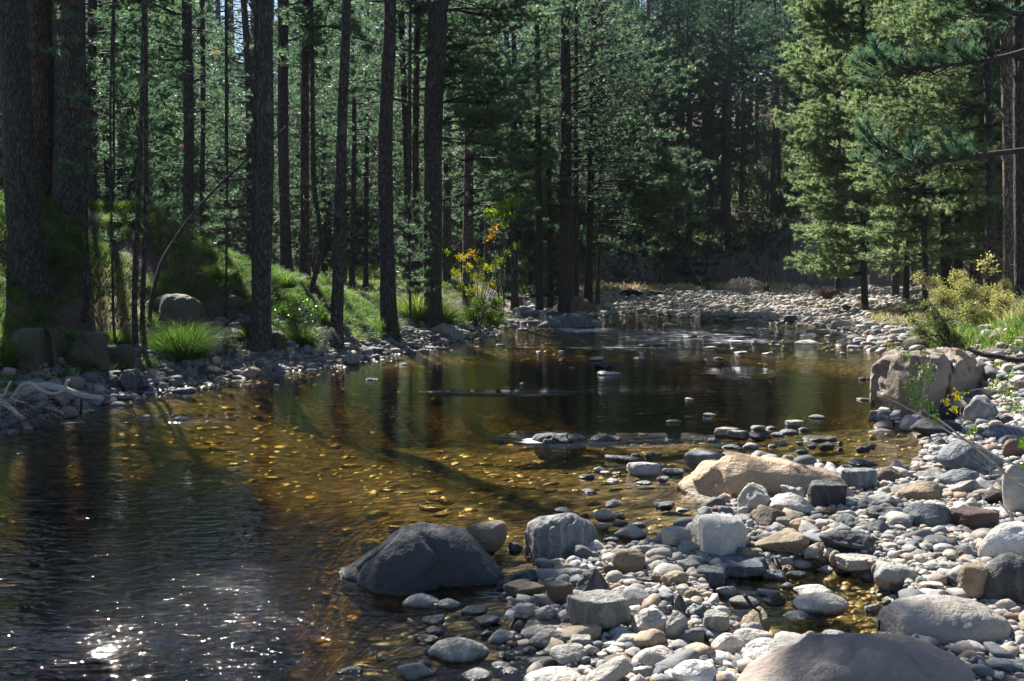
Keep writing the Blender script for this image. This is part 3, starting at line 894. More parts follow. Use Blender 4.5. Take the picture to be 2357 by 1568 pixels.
hero('boulder', cE, [(55, 1120), (75, 1045), (130, 1012), (230, 1008), (320, 1025), (365, 1060), (378, 1120)], [(55, 1250), (130, 1290), (250, 1290), (340, 1240), (378, 1190)], .33, M_MOSS, .035, .8, .6, seed=37, words='big rough dark reddish boulder under the leftmost pine')
hero('boulder', cE, [(850, 920), (870, 850), (950, 815), (1060, 815), (1140, 860), (1190, 960), (1235, 1080)], [(850, 1090), (950, 1130), (1100, 1130), (1235, 1110)], .3, M_MOSS, .035, .85, .6, seed=41, words='large brown boulder in the bank behind the big green grass tussock')
hero('rock_ledge', cE, [(515, 1330), (560, 1290), (640, 1255), (740, 1252), (790, 1290), (830, 1350)], [(515, 1350), (600, 1372), (720, 1375), (830, 1362)], .35, RM['d'], .06, .7, 2, seed=43, words='layered dark rock ledge with wet shine at the left water edge')
print('rocks', len(rocks), time.time()-T0)
#@@RLABEL
# ------------------------------------------------------------------ loose cobbles (countless)
RX = np.array([r['wx'] for r in rocks]); RY = np.array([r['wy'] for r in rocks]); RW = np.array([r['W'] for r in rocks])/2; RD = np.array([r['D'] for r in rocks])/2
def inside_rock(x, y, s=.8):
    m = np.zeros(len(x), bool)
    for i in range(len(RX)): m |= ((x-RX[i])/(RW[i]*s))**2+((y-RY[i])/(RD[i]*s))**2 < 1
    return m
def cobbles(name, label, cx, cy, size, sub=2, sink=.3, flat=(.45, .8), seed=0, tintf=None, mat=None, bedz=False, angular=False):
    r = np.random.default_rng(seed); z = height(cx, cy); n = len(cx)
    shapes = [fitbox(rock_shape(r.choice(list('roab' if not angular else 'ab')), sub, r)[0], 1, 1, 1) for _ in range(14)]
    Fc0 = ico(sub)[1]; nv = len(shapes[0]); V = np.zeros((n, nv, 3)); pick = r.integers(0, 14, n)
    asp = r.uniform(.6, .95, n); fl = r.uniform(*flat, n); ang = r.uniform(0, 6.28, n)
    S = np.array(shapes)[pick]
    S = S*np.stack([size, size*asp, size*fl], 1)[:, None, :]
    tl = r.normal(0, .22, n); ct, st = np.cos(tl)[:, None], np.sin(tl)[:, None]
    y1 = S[:, :, 1]*ct - S[:, :, 2]*st; z1 = S[:, :, 1]*st + S[:, :, 2]*ct
    ca, sa = np.cos(ang)[:, None], np.sin(ang)[:, None]
    V[:, :, 0] = S[:, :, 0]*ca - y1*sa + cx[:, None]; V[:, :, 1] = S[:, :, 0]*sa + y1*ca + cy[:, None]
    V[:, :, 2] = z1 + (z + size*fl*(.5-sink))[:, None]
    Fc = (np.arange(n)*nv)[:, None, None] + Fc0[None]
    t = r.random(n) if tintf is None else tintf(r, n)
    o = link(name, mkmesh(name, V.reshape(-1, 3), Fc.reshape(-1, 3), mat or M_COB, {'tint': np.repeat(t, nv)}))
    tag(o, label, kind='stuff', cat='stones'); return o
def scatter_px(polypx, n, r, zf=0.0):
    poly = np.array(polypx, float); w = np.array([at_z(x, y, zf)[:2] for x, y in poly])
    lo, hi = w.min(0), w.max(0); out = []
    while sum(map(len, out)) < n:
        p = r.uniform(lo, hi, (n*2, 2)); out.append(p[pip(p[:, 0], p[:, 1], w)])
    p = np.vstack(out)[:n]; return p[:, 0], p[:, 1]
r = np.random.default_rng(5)
def ln_size(r, n, med, sg, lo, hi): return np.clip(med*np.exp(r.normal(0, sg, n)), lo, hi)
# far gravel bar
bx, by = scatter_px([(1170, 742), (1215, 685), (1380, 668), (1600, 672), (1900, 672), (2120, 690), (2140, 740), (2090, 800), (2030, 788), (1900, 770), (1700, 750), (1450, 734)], 23000, r, .15)
z_ = height(bx, by); m = (z_ > -.06) & ~inside_rock(bx, by)
bx, by = bx[m], by[m]
cobbles('bar_cobbles', 'thousands of pale and blue-grey cobbles covering the far gravel bar', bx, by, ln_size(r, len(bx), .085, .5, .035, .42)*(.8+.01*by), 2, .3, seed=1, tintf=lambda r, n: np.where(r.random(n) < .25, r.random(n), r.uniform(.35, 1.0, n)*.8))
# emergent stones in the far shallows
bx, by = scatter_px([(1560, 742), (1900, 765), (2090, 800), (2040, 815), (1850, 790), (1650, 765)], 420, r)
bx2, by2 = scatter_px([(1200, 742), (1500, 736), (1900, 765), (1800, 800), (1500, 780), (1250, 760)], 150, r)
bx = np.append(bx, bx2); by = np.append(by, by2); m = ~inside_rock(bx, by); bx, by = bx[m], by[m]
cobbles('shallows_cobbles', 'scattered wet cobbles breaking the surface in front of the far gravel bar', bx, by, ln_size(r, len(bx), .23, .4, .1, .6), 3, .22, (.35, .55), seed=2)
# right shore gravel
rp = [(1310, 1300), (1380, 1268), (1500, 1250), (1600, 1215), (1640, 1160), (1700, 1060), (1900, 1080), (2100, 1080), (2140, 1000), (2357, 950), (2500, 1200), (2600, 1600), (1300, 1650), (1150, 1500), (1170, 1345)]
bx, by = scatter_px(rp, 30000, r)
z_ = height(bx, by); dpool = sdist(bx, by, POOL)[0]; m = ~inside_rock(bx, by, .85) & (dpool > -.01); bx, by = bx[m], by[m]
sz = ln_size(r, len(bx), .023, .6, .009, .11)
cobbles('shore_gravel', 'small mixed pebbles and gravel filling the gaps between the stones of the right shore', bx, by, sz*(.75+.05*by), 2, .25, seed=3)
bx, by = scatter_px(rp, 1500, r); m = ~inside_rock(bx, by, 1.0) & (sdist(bx, by, POOL)[0] > 0); bx, by = bx[m], by[m]
cobbles('shore_cobbles', 'countless fist-sized cobbles wedged between the big stones of the right shore', bx, by, ln_size(r, len(bx), .085, .4, .05, .2), 3, .3, seed=4)
bx, by = scatter_px([(2010, 960), (2357, 930), (2500, 740), (2357, 760), (2080, 800), (2010, 900)], 1500, r, .2)
m = ~inside_rock(bx, by, .9); bx, by = bx[m], by[m]
cobbles('bank_stones', 'countless stones of the upper right bank behind the hollowed boulder', bx, by, ln_size(r, len(bx), .11, .5, .04, .35), 3, .3, seed=8)
# left strip
bx, by = scatter_px([(-200, 1040), (0, 1000), (235, 935), (450, 888), (830, 842), (1000, 800), (1150, 770), (1130, 745), (980, 765), (800, 800), (600, 825), (400, 850), (200, 880), (-200, 960)], 5200, r, .03)
m = ~inside_rock(bx, by, .85) & (by > 6); bx, by = bx[m], by[m]
cobbles('strand_cobbles', 'narrow strip of mixed cobbles along the foot of the left bank', bx, by, ln_size(r, len(bx), .085, .45, .04, .32), 2, .3, seed=5, tintf=lambda r, n: r.choice([0, .03, .1, .15, .82, .86], n)+.04*r.random(n))
# stream bed stones
bx, by = scatter_px([(-300, 1640), (-200, 1050), (235, 940), (700, 860), (1150, 775), (1500, 740), (1900, 770), (2040, 800), (2010, 960), (2120, 1030), (1900, 1070), (1640, 1100), (1500, 1260), (1170, 1345), (1250, 1640)], 6500, r)
m = height(bx, by) < -.02; bx, by = bx[m], by[m]; s_ = ln_size(r, len(bx), .07, .55, .03, .26)
zb = height(bx, by); s_ = np.minimum(s_, np.maximum(-zb, .03)*2.0)
cobbles('stream_bed_stones', 'golden brown stones of the stream bed seen through the clear water', bx, by, s_, 2, .62, (.22, .4), seed=6, tintf=lambda r, n: np.clip(r.normal(.5, .3, n), 0, 1))
bx = r.uniform(POOL[:, 0].min(), POOL[:, 0].max(), 900); by = r.uniform(POOL[:, 1].min(), POOL[:, 1].max(), 900)
m = sdist(bx, by, POOL)[0] < 0; bx, by = bx[m], by[m]
cobbles('pool_stones', 'amber pebbles lying under the shallow golden pool', bx, by, ln_size(r, len(bx), .05, .4, .02, .13), 2, .4, (.25, .45), seed=7)
# cut bank rubble
bx, by = scatter_px([(1350, 680), (1950, 680), (1950, 640), (1350, 640)], 2600, r, .5)
by = r.uniform(52, 64, len(bx)); bx = r.uniform(0, 26, len(bx))
cobbles('bank_rubble', 'brown rubble and clods lying over the eroded far bank', bx, by, ln_size(r, len(bx), .16, .5, .06, .6), 2, .4, seed=9, tintf=lambda r, n: r.choice([.05, .1, .84, .87, .75, .3], n)+.03*r.random(n), angular=True)
print('cobbles', time.time()-T0)
# ------------------------------------------------------------------ pines
# places the sun reaches (image outline of the sunlit patch, height of the ground there)
SUNP = [([(330, 915), (640, 890), (820, 955), (1090, 985), (1380, 1065), (1600, 1085), (1640, 1190), (1420, 1265), (1120, 1225), (870, 1265), (790, 1225), (640, 1110), (560, 1010), (400, 985)], 0),
        ([(1500, 1150), (1620, 1045), (1900, 1060), (2200, 1080), (2357, 1130), (2500, 1300), (2500, 1500), (2200, 1480), (1900, 1470), (1700, 1700), (1380, 1640), (1450, 1480), (1530, 1380), (1500, 1330), (1380, 1300), (1210, 1250), (1120, 1240), (1300, 1180)], .1),
        ([(1480, 735), (1800, 745), (2120, 720), (2120, 810), (2040, 830), (2010, 1010), (1860, 990), (1840, 830), (1700, 790), (1500, 770)], 0),
        ([(1380, 690), (1600, 672), (1900, 672), (2120, 690), (2150, 740), (2100, 800), (1900, 760), (1750, 700), (1600, 700), (1500, 725)], .4),
        ([(0, 1340), (720, 1290), (760, 1500), (560, 1568), (0, 1568)], 0),
        ([(220, 610), (310, 630), (310, 800), (240, 780)], .9), ([(610, 590), (700, 560), (770, 640), (800, 700), (700, 690)], 1.4),
        ([(810, 610), (1060, 680), (1120, 740), (1000, 760), (860, 730), (800, 660)], .7), ([(440, 520), (600, 510), (760, 560), (880, 640), (860, 740), (700, 720), (610, 640), (520, 640)], 1.7), ([(640, 600), (900, 660), (900, 770), (700, 760)], .8),
        ([(2020, 650), (2357, 600), (2357, 800), (2240, 790), (2020, 780)], .9), ([(1040, 560), (1200, 450), (1210, 720), (1050, 720)], 1.6),
        ([(2010, 800), (2120, 800), (2300, 850), (2330, 960), (2160, 940), (2010, 1000)], .5)]
SKYP = [[(620, 1900), (1150, 1900), (1150, 4500), (700, 4500)], [(-500, 1900), (240, 1900), (240, 4500), (-500, 4500)], [(500, 1040), (700, 1020), (760, 1200), (900, 1568), (1350, 1568), (1300, 1900), (-100, 1900), (60, 1568), (300, 1300)], [(1180, 1440), (1600, 1440), (1500, 1600), (1180, 1600)], [(1180, 740), (1950, 750), (1900, 830), (1180, 830)]]
GAPP = [[(500, -60), (600, -60), (595, 90), (545, 130), (505, 60)], [(1470, -5), (1490, -5), (1490, 25), (1470, 25)]]
SHADE = [(770, 1160), (1190, 1190), (1210, 1400), (1170, 1620), (860, 1620), (740, 1400)]
def keep(P, r):
    out = np.ones(len(P), bool); u = r.random(len(P)); vx, vy = proj(P); vis = (vy > -20) & (vx > -20) & (vx < 2380)
    for poly, gz in SUNP:
        t = (P[:, 2]-gz)/SD[2]; G = P-SD[None]*t[:, None]
        px, py = proj(G); h = (t > 0) & pip(px, py, poly)
        out &= ~(h & (u < np.where(P[:, 1] > 58, 0, np.where(vis, .82, .996))))
    M = P.copy(); M[:, 2] *= -1; px, py = proj(M); dx_, dy_ = proj(P)
    inview = dy_ > np.where((dx_ > 490) & (dx_ < 640), 50, -60)
    for poly in SKYP: out &= ~(pip(px, py, poly) & ~inview & (u < .985))
    for poly in GAPP: out &= ~(pip(dx_, dy_, poly) & (u < .95))
    t = (P[:, 2]-.25)/SD[2]; G = P-SD[None]*t[:, None]; px, py = proj(G)
    out |= (t > 0) & pip(px, py, SHADE) & (u < .9)
    return out
def pine_parts(r, H, z0, L, whorl=.36, nb=4, lod=1.0, dens=1.0, up=.12, base=None, cull=False, az=None, prof=1.0, K=8, cen=None):
    wood = []; TB = []; TDv = []
    z = z0
    while z < H-.4:
        t = (z-z0)/max(H-z0, .1)
        for _ in range(nb):
            a = r.uniform(0, 6.283) if az is None else r.choice(az)+r.normal(0, .5)
            ln_ = L*((1-t)**.75*(.55+.45*min(1, t*5+.35))*prof)*r.uniform(.55, 1.05)
            if ln_ < .25: ln_ = .25
            n = 7; s = np.linspace(0, 1, n); a2 = a+r.normal(0, .12)
            hd = np.array([math.cos(a), math.sin(a)]); lat = np.array([-hd[1], hd[0]])
            sl = -.14+.75*t+r.normal(0, .07); wob = r.normal(0, .06, 2)
            path = np.zeros((n, 3))
            path[:, :2] = (hd[None]*(ln_*s)[:, None]) + lat[None]*(ln_*wob[0]*np.sin(s*3.1)+ln_*wob[1]*s*s)[:, None]
            path[:, 2] = z + ln_*(sl*s + up*s*s*1.3 + .03*np.sin(s*7+a))
            rad = (.008+.010*ln_)*(1-.8*s)
            wood.append((path[:-1], path[1:], rad[:-1], rad[1:]))
            m = max(2, int(ln_*dens/(.12*lod))); ss = np.sort(r.uniform(.28, 1, m)); ss[-1] = 1
            pb = np.stack([np.interp(ss, s, path[:, k]) for k in range(3)], 1)
            side = np.where(np.arange(m) % 2 == 0, 1, -1)*r.uniform(.5, 1.2, m)
            td = nrm(np.stack([hd[0]*np.cos(side)-hd[1]*np.sin(side), hd[0]*np.sin(side)+hd[1]*np.cos(side), r.normal(.15, .2, m)], 1))
            tl = np.clip(.42*ln_*(1.15-.75*ss)*r.uniform(.5, 1.2, m), .12, 1.1)
            pe = pb+td*tl[:, None]
            wood.append((pb, pe, np.full(m, .0055), np.full(m, .003)))
            nt_ = np.maximum(1, (tl*dens/(.055*lod)).astype(int)); ix = np.repeat(np.arange(m), nt_)
            q = r.uniform(.15, 1.0, len(ix)); TB.append(pb[ix]+(pe-pb)[ix]*q[:, None]); TDv.append(td[ix])
        z += whorl*r.uniform(.7, 1.3)
    P0 = np.vstack([w[0] for w in wood]); P1 = np.vstack([w[1] for w in wood]); R0 = np.concatenate([w[2] for w in wood]); R1 = np.concatenate([w[3] for w in wood])
    TB = np.vstack(TB); TDv = np.vstack(TDv)
    if cen is not None: P0 = P0+cen(P0[:, 2]); P1 = P1+cen(P1[:, 2]); TB = TB+cen(TB[:, 2])
    if cull:
        kk = keep(TB+base[None]+TDv*.06, r); TB = TB[kk]; TDv = TDv[kk]
        thin = R0 < .022; k2 = keep((P0+P1)/2+base[None], r) | ~thin; P0, P1, R0, R1 = P0[k2], P1[k2], R0[k2], R1[k2]
    return P0, P1, R0, R1, TB, TDv
def needles(r, TB, TDv, lod=1.0, K=8, ln=.125, hw=.0095):
    n = len(TB); A = np.repeat(TDv + np.array([[0, 0, .45]]), K, 0) + r.normal(0, .62, (n*K, 3)); A = nrm(A)
    B = np.repeat(TB, K, 0) + r.normal(0, .012*lod, (n*K, 3)); l = ln*lod**.6*r.uniform(.7, 1.1, n*K)
    S = nrm(np.cross(A, r.normal(0, 1, (n*K, 3))))*(hw*lod)
    V = np.stack([B-S, B+S, B+A*l[:, None]], 1).reshape(-1, 3)
    t = np.repeat(np.clip(r.normal(.45, .2, n), 0, .97) + (r.random(n) < .004)*.6, K*3)
    return V, np.arange(len(V)).reshape(-1, 3), np.clip(t, 0, 1)
def trunk_mesh(r, pts, rad, k=14, flare=1.5, nz=.10, n=44, stub=True):
    P = smooth_path(pts, n); h = P[:, 2]-P[0, 2]; R = np.interp(np.linspace(0, 1, n), np.linspace(0, 1, len(rad)), rad)
    R = R*(1+(flare-1)*np.exp(-np.maximum(h-.3, 0)/.35))
    parts = [tube(P, R, k, nz, int(r.integers(0, 999)), 9, .25)]
    if stub:
        m = 60 if R[8] > .1 else 26; ix = r.integers(5, n-12, m); a = r.uniform(0, 6.28, m); d = np.stack([np.cos(a), np.sin(a), r.normal(-.1, .25, m)], 1)
        l = np.where(r.random(m) < .3, r.uniform(.3, 1.2, m), r.uniform(.05, .16, m))*min(1, max(.3, R[8]/.12)); p0 = P[ix]; p1 = p0+d*(R[ix]+l*.5)[:, None]; p2 = p1+nrm(d+r.normal(0, .35, (m, 3)))*(l*.5)[:, None]
        rr = np.full(m, .009)+.004*(l < .25)
        parts.append(prisms(p0, p1, rr, rr*.7, 4)); parts.append(prisms(p1, p2, rr*.7, rr*.25, 4))
    return cat(parts)
npine = [0]; TRB = []
def make_pine(label, xt, xb, yb, wb, wt, Yd, H=17, z0=7.0, L=2.6, mat=None, needm=None, group=None, bend=None, dens=1.0, cull=True, crown=True, whorl=.36, nb=4, name='pine_tree', seed=None, lod=None, flare=1.5, az=None, K=10, up=.12):
    """trunk laid between its base and the point where it leaves the frame"""
    r = np.random.default_rng(seed if seed is not None else int(xb*31+yb*7))
    b = at_d(xb, yb, Yd); t = at_d(xt, 0, Yd); b0 = b.copy()
    dirv = (t-b)/max(t[2]-b[2], .1)
    top = b+dirv*H; r0 = wb/F*Yd/2; rt = wt/F*Yd/2
    gz_ = hgt(b[0], b[1]); bg_ = b+dirv*np.clip(gz_-b[2], -2.5, 2.5); pts = [bg_-dirv*.35, bg_]
    if bend: pts += [at_d(x, y, Yd) for x, y in bend]
    else: pts += [b+dirv*(t[2]-b[2])*.5+r.normal(0, .03, 3)*[1, 1, 0]]
    pts += [t, b+dirv*((t[2]-b[2])+(H-(t[2]-b[2]))*.5), top]
    
    TRB.append(bg_); b0 = bg_.copy(); root = empty(name, b0); tag(root, label, 'pine', group)
    H = H-(bg_-b)[2]; z0 = z0-(bg_-b)[2]; tb_ = t[2]-b0[2]
    pts = [p-b0 for p in pts if True]
    if bend: pts = pts[:2]+[p for p in pts[2:] if p[2] > .15]
    hh = np.array([p[2] for p in pts]); rad = np.interp(hh, [hh[0], 0, tb_, H+1], [r0, r0, rt, .02])
    V, Fc = trunk_mesh(r, pts, rad, 16 if wb > 20 else 9, flare, n=54)
    link('trunk', mkmesh('trunk', V, Fc, mat or M_BARK), parent=root)
    if crown:
        lod = lod or (1.0 if Yd < 28 else 1.35)
        cen = lambda Z: np.stack([np.interp(Z, hh, [p[0] for p in pts]), np.interp(Z, hh, [p[1] for p in pts]), 0*Z], 1)
        P0, P1, R0, R1, TB, TD_ = pine_parts(r, H, z0, L, whorl, nb, lod, dens, up, b0, cull, az, cen=cen)
        wd = prisms(P0, P1, R0, R1, 3)
        V, Fc, t_ = needles(r, TB, TD_, lod, K); link('crown', mkcrown('crown', wd, (V, Fc), t_, needm or M_NEED, M_LIMB), parent=root)
        npine[0] += len(Fc)
    return root
LT = [  # label, xtop, xbase, ybase, wbase, wtop, depth, opts
 ('stout pine with rugged bark and widely flared foot, leftmost and nearest of the left bank', 25, 72, 745, 76, 60, 15.4, dict(z0=7.0, H=14, L=3.0)),
 ('broad reddish-barked pine right behind the leftmost trunk', 92, 97, 472, 52, 70, 18.5, dict(z0=7.5, H=13, L=3.2, mat=M_BARKR, flare=1.1)),
 ('broad grey pine rising behind the thin dark sapling, flared foot on the bank crest', 156, 158, 498, 64, 60, 18.3, dict(z0=7.5, H=13, L=3.2, flare=1.35)),
 ('dark slim pine with its trunk beside the broad grey pine on its right', 213, 215, 490, 20, 20, 24, dict(z0=3.0, H=17, L=2.2)),
 ('straight mid-size pine standing behind the thin twin saplings', 430, 432, 520, 23, 22, 24, dict(z0=3.5, H=17, L=2.4)),
 ('slender pine just right of the straight mid-size pine behind the leaning dead tree', 466, 462, 530, 11, 11, 27, dict(z0=2.2, H=15, L=2.0)),
 ('tall double-trunked pine, the thicker stem, halfway along the left bank', 612, 600, 742, 42, 32, 16.6, dict(z0=7.0, H=19, L=3.0)),
 ('thinner stem grown close against the left side of the tall double pine', 592, 588, 700, 20, 13, 16.9, dict(z0=7.5, H=16, L=1.8, flare=1.1)),
 ('straight pine behind the tall double pine with grey trunk on the crest', 652, 658, 552, 24, 24, 22, dict(z0=4.5, H=17, L=2.4)),
 ('brown pine trunk left of the curved stem on the crest', 705, 702, 570, 21, 17, 22, dict(z0=4.2, H=16, L=2.2, mat=M_BARKR)),
 ('slim tall pine at the water side with its foot beside the dead twigs', 798, 775, 762, 28, 20, 18, dict(z0=6.5, H=18, L=2.4)),
 ('dark straight pine whose foot stands in the bright green grass', 899, 897, 706, 38, 28, 20.5, dict(z0=6.2, H=19, L=2.7)),
 ('slender leaning pine just right of the dark straight pine', 922, 945, 640, 16, 13, 25, dict(z0=4.5, H=16, L=2.2)),
 ('slim pine between the dark straight pine and the thick grey pine', 961, 960, 650, 17, 14, 24, dict(z0=5.0, H=16, L=2.2, mat=M_BARKR)),
 ('thick grey pine with a split-looking trunk at the left of the great drooping boughs', 1008, 998, 662, 40, 44, 23, dict(z0=3.4, H=20, L=3.6, dens=1.1, az=[0, 0, -.5, .5, 3.1, 1.5])),
 ('thin background pine seen left of the dark straight pine', 846, 842, 620, 11, 9, 32, dict(z0=3.0, H=15, L=2.2)),
 ('thin background pine seen right beside the slim tall water-side pine', 812, 810, 610, 12, 9, 30, dict(z0=3.0, H=15, L=2.0)),
 ('pine trunk behind the autumn sapling, left of the far pine row', 1183, 1185, 640, 17, 11, 34, dict(z0=3.6, H=16, L=2.4)),
 ('first dark trunk of the pine row at the head of the gravel bar', 1235, 1241, 668, 17, 11, 33, dict(z0=4.0, H=17, L=2.6)),
 ('thin pine close right of the first dark trunk of the pine row', 1262, 1266, 664, 11, 8, 36, dict(z0=4.5, H=16, L=2.2)),
 ('thickest pine of the row at the head of the gravel bar', 1300, 1301, 668, 30, 20, 33, dict(z0=2.8, H=19, L=3.2, az=[0, 0, .4, -.4, 3, 1.5, -1.5])),
 ('thin reddish pine between the thickest pine and the last pine of the row', 1326, 1326, 666, 13, 9, 34, dict(z0=5, H=16, L=2.0, mat=M_BARKR)),
 ('last pine of the row with long boughs reaching out over the gravel bar', 1368, 1354, 668, 19, 14, 35, dict(z0=1.6, H=19, L=4.6, dens=1.05, az=[0, 0, .3, -.3, -.8, .9, 3], up=.05)),
 ('small pale trunk right behind the last pine of the row', 1385, 1376, 664, 9, 7, 38, dict(z0=3.4, H=15, L=2.0, mat=M_BARKL)),
 # right bank
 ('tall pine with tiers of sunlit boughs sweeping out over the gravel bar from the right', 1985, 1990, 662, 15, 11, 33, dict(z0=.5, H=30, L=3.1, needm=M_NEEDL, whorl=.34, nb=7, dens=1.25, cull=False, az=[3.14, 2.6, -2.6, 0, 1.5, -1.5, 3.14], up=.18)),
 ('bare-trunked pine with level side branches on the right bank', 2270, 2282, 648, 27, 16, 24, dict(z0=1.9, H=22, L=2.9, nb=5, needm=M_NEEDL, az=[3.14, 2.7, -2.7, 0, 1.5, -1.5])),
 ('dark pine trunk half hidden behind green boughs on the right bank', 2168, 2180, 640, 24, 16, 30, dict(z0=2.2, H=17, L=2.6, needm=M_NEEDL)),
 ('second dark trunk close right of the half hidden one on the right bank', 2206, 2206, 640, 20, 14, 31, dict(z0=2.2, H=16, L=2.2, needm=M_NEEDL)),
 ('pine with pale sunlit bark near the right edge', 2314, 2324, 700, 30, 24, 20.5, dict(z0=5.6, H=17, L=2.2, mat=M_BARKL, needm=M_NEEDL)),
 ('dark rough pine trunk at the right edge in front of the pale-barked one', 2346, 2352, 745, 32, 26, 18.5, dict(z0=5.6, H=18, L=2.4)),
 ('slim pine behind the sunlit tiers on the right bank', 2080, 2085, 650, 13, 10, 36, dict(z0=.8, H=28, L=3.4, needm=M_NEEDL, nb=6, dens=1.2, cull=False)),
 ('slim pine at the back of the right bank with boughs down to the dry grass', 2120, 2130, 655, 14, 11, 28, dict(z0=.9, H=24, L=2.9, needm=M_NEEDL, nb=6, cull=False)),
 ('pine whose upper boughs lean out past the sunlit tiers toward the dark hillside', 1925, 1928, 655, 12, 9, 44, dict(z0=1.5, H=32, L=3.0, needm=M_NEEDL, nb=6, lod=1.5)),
]
for lb, xt, xb, yb, wb, wt, Yd, o in LT:
    make_pine(lb, xt, xb, yb, wb, wt, Yd, **o)
print('pines', npine, time.time()-T0)
# thin saplings on the left bank
make_pine('left stem of the thin twin saplings at the water edge', 333, 312, 790, 13, 10, 15.0, H=9, z0=6.2, L=.8, flare=1.2, bend=[cE(768, 900), cE(775, 600), cE(790, 300)], name='sapling')
make_pine('right stem of the thin twin saplings, splitting off at mid height', 336, 331, 800, 12, 8, 15.1, H=8.5, z0=6.4, L=.7, flare=1.2, bend=[cE(812, 1000), cE(822, 600), cE(834, 300)], name='sapling')
make_pine('thin dark young pine with drooping needle sprays in front of the broad grey pine', 193, 194, 752, 13, 6, 15.2, H=8, z0=2.4, L=.75, flare=1.3, whorl=.3, nb=4, bend=[cE(495, 850), cE(488, 600), cE(490, 200)], name='young_pine', cull=False)
make_pine('curved pine stem bending up from the grassy crest', 716, 716, 602, 13, 9, 20.5, H=11, z0=4.0, L=1.4, flare=1.0, bend=[(738, 580), (736, 520), (722, 420), (720, 250)])
for (x, y, Yd, H, L, lb) in [(945, 690, 22.5, 2.6, .9, 'small young pine in the bright grass right of the dark straight pine'), (262, 590, 15, 1.0, .5, 'tiny pine seedling on the bank left of the thin twin saplings'),
                             (520, 560, 17, 1.3, .5, 'small pine seedling on the crest left of the tall double pine')]:
    make_pine(lb, x, x, y, 6, 4, Yd, H=H, z0=.25, L=L, whorl=.22, nb=4, name='young_pine', flare=1, cull=False, lod=.9)
# near pine off the right edge whose two limbs reach into view
def near_limbs():
    r = np.random.default_rng(77); b0 = np.array([7.6, 12.2, hgt(7.6, 12.2)])
    root = empty('pine_tree', b0); tag(root, 'pine whose two long dark limbs reach in from beyond the right edge', 'pine')
    V, Fc = trunk_mesh(r, [np.array([0, 0, -.4]), np.zeros(3), np.array([.1, .1, 5]), np.array([.1, 0, 10]), np.array([.2, 0, 15])], [.2, .2, .17, .1, .02]); link('trunk', mkmesh('trunk', V, Fc, M_BARK), parent=root)
    P0, P1, R0, R1, TB, TD_ = pine_parts(r, 15, 6.8, 2.7, .4, 4, 1.0, 1.0, .1, b0, True)
    wood = [(P0, P1, R0, R1)]; tb = [TB]; td = [TD_]
    for pts in ([(2500, 60), (2357, 118), (2270, 138), (2180, 150), (2100, 160), (2060, 148)], [(2500, 330), (2357, 346), (2250, 358), (2170, 372), (2120, 378), (2050, 345)],
                [(2500, -10), (2357, 30), (2290, 10), (2200, -30)]):
        path = smooth_path([at_d(x, y, 12.2-.15*i)-b0 for i, (x, y) in enumerate(pts)], 26); path = np.vstack([[0, 0, path[0, 2]-.1], path])
        rad = np.linspace(.045, .008, len(path)); wood.append((path[:-1], path[1:], rad[:-1], rad[1:]))
        m = 60; s = r.uniform(.35, 1, m)*(len(path)-1); s[:6] = len(path)-1.01; i = s.astype(int); i = np.minimum(i, len(path)-2); pb = path[i]+(path[i+1]-path[i])*(s-i)[:, None]
        d = nrm(np.stack([r.normal(-.75, .35, m), r.normal(0, .5, m), r.normal(.02, .3, m)], 1)); l = r.uniform(.2, .6, m)
        p1 = pb+d*(l*.55)[:, None]; p1[:, 2] -= .05*l; p2 = p1+nrm(d+np.array([[-.1, 0, .75]]))*(l*.5)[:, None]
        wood += [(pb, p1, np.full(m, .009), np.full(m, .007)), (p1, p2, np.full(m, .007), np.full(m, .005))]
        ix = np.repeat(np.arange(m), 4); q = r.uniform(.45, 1.0, len(ix)); tb.append(p1[ix]+(p2-p1)[ix]*q[:, None]); td.append(nrm(p2-p1)[ix])
    wd = cat([prisms(*w, 5) for w in wood])
    V, Fc, t_ = needles(r, np.vstack(tb), np.vstack(td), 1, 16, .13, .005); link('crown', mkcrown('crown', wd, (V, Fc), t_*.75, M_NEED, M_LIMB), parent=root)
near_limbs()
# variants for the forest behind
def variant(seed, H, z0, L, lod, dens, mat, bark, r0=.16, K=10, nb=5, whorl=.38):
    r = np.random.default_rng(seed); bx_ = r.normal(0, .12, 3)
    V, Fc = trunk_mesh(r, [np.array([0, 0, -.8]), np.zeros(3), np.array([bx_[0], bx_[1], H*.4]), np.array([bx_[1], bx_[2], H*.75]), np.array([bx_[2], bx_[0], H])], [r0, r0, r0*.82, r0*.45, .02], 8, 1.3, n=22)
    tm = mkmesh('trunk', V, Fc, bark)
    P0, P1, R0, R1, TB, TD_ = pine_parts(r, H, z0, L, whorl, nb, lod, dens, .12)
    wd = prisms(P0, P1, R0*1.1, R1*1.1, 3)
    V, Fc, t_ = needles(r, TB, TD_, lod, K); return tm, mkcrown('crown', wd, (V, Fc), t_, mat, M_LIMB), (H, z0, L, lod, dens, mat, K, nb, whorl)
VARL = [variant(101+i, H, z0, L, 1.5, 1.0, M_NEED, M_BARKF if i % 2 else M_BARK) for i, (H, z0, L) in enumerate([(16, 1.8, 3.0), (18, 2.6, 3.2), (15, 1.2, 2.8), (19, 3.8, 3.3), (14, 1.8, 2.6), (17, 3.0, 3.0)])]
VARR = [variant(131+i, H, z0, L, 1.5, 1.1, M_NEEDL, M_BARKF) for i, (H, z0, L) in enumerate([(17, 1.2, 3.0), (19, 2.0, 3.2), (15, 1.0, 2.8)])]
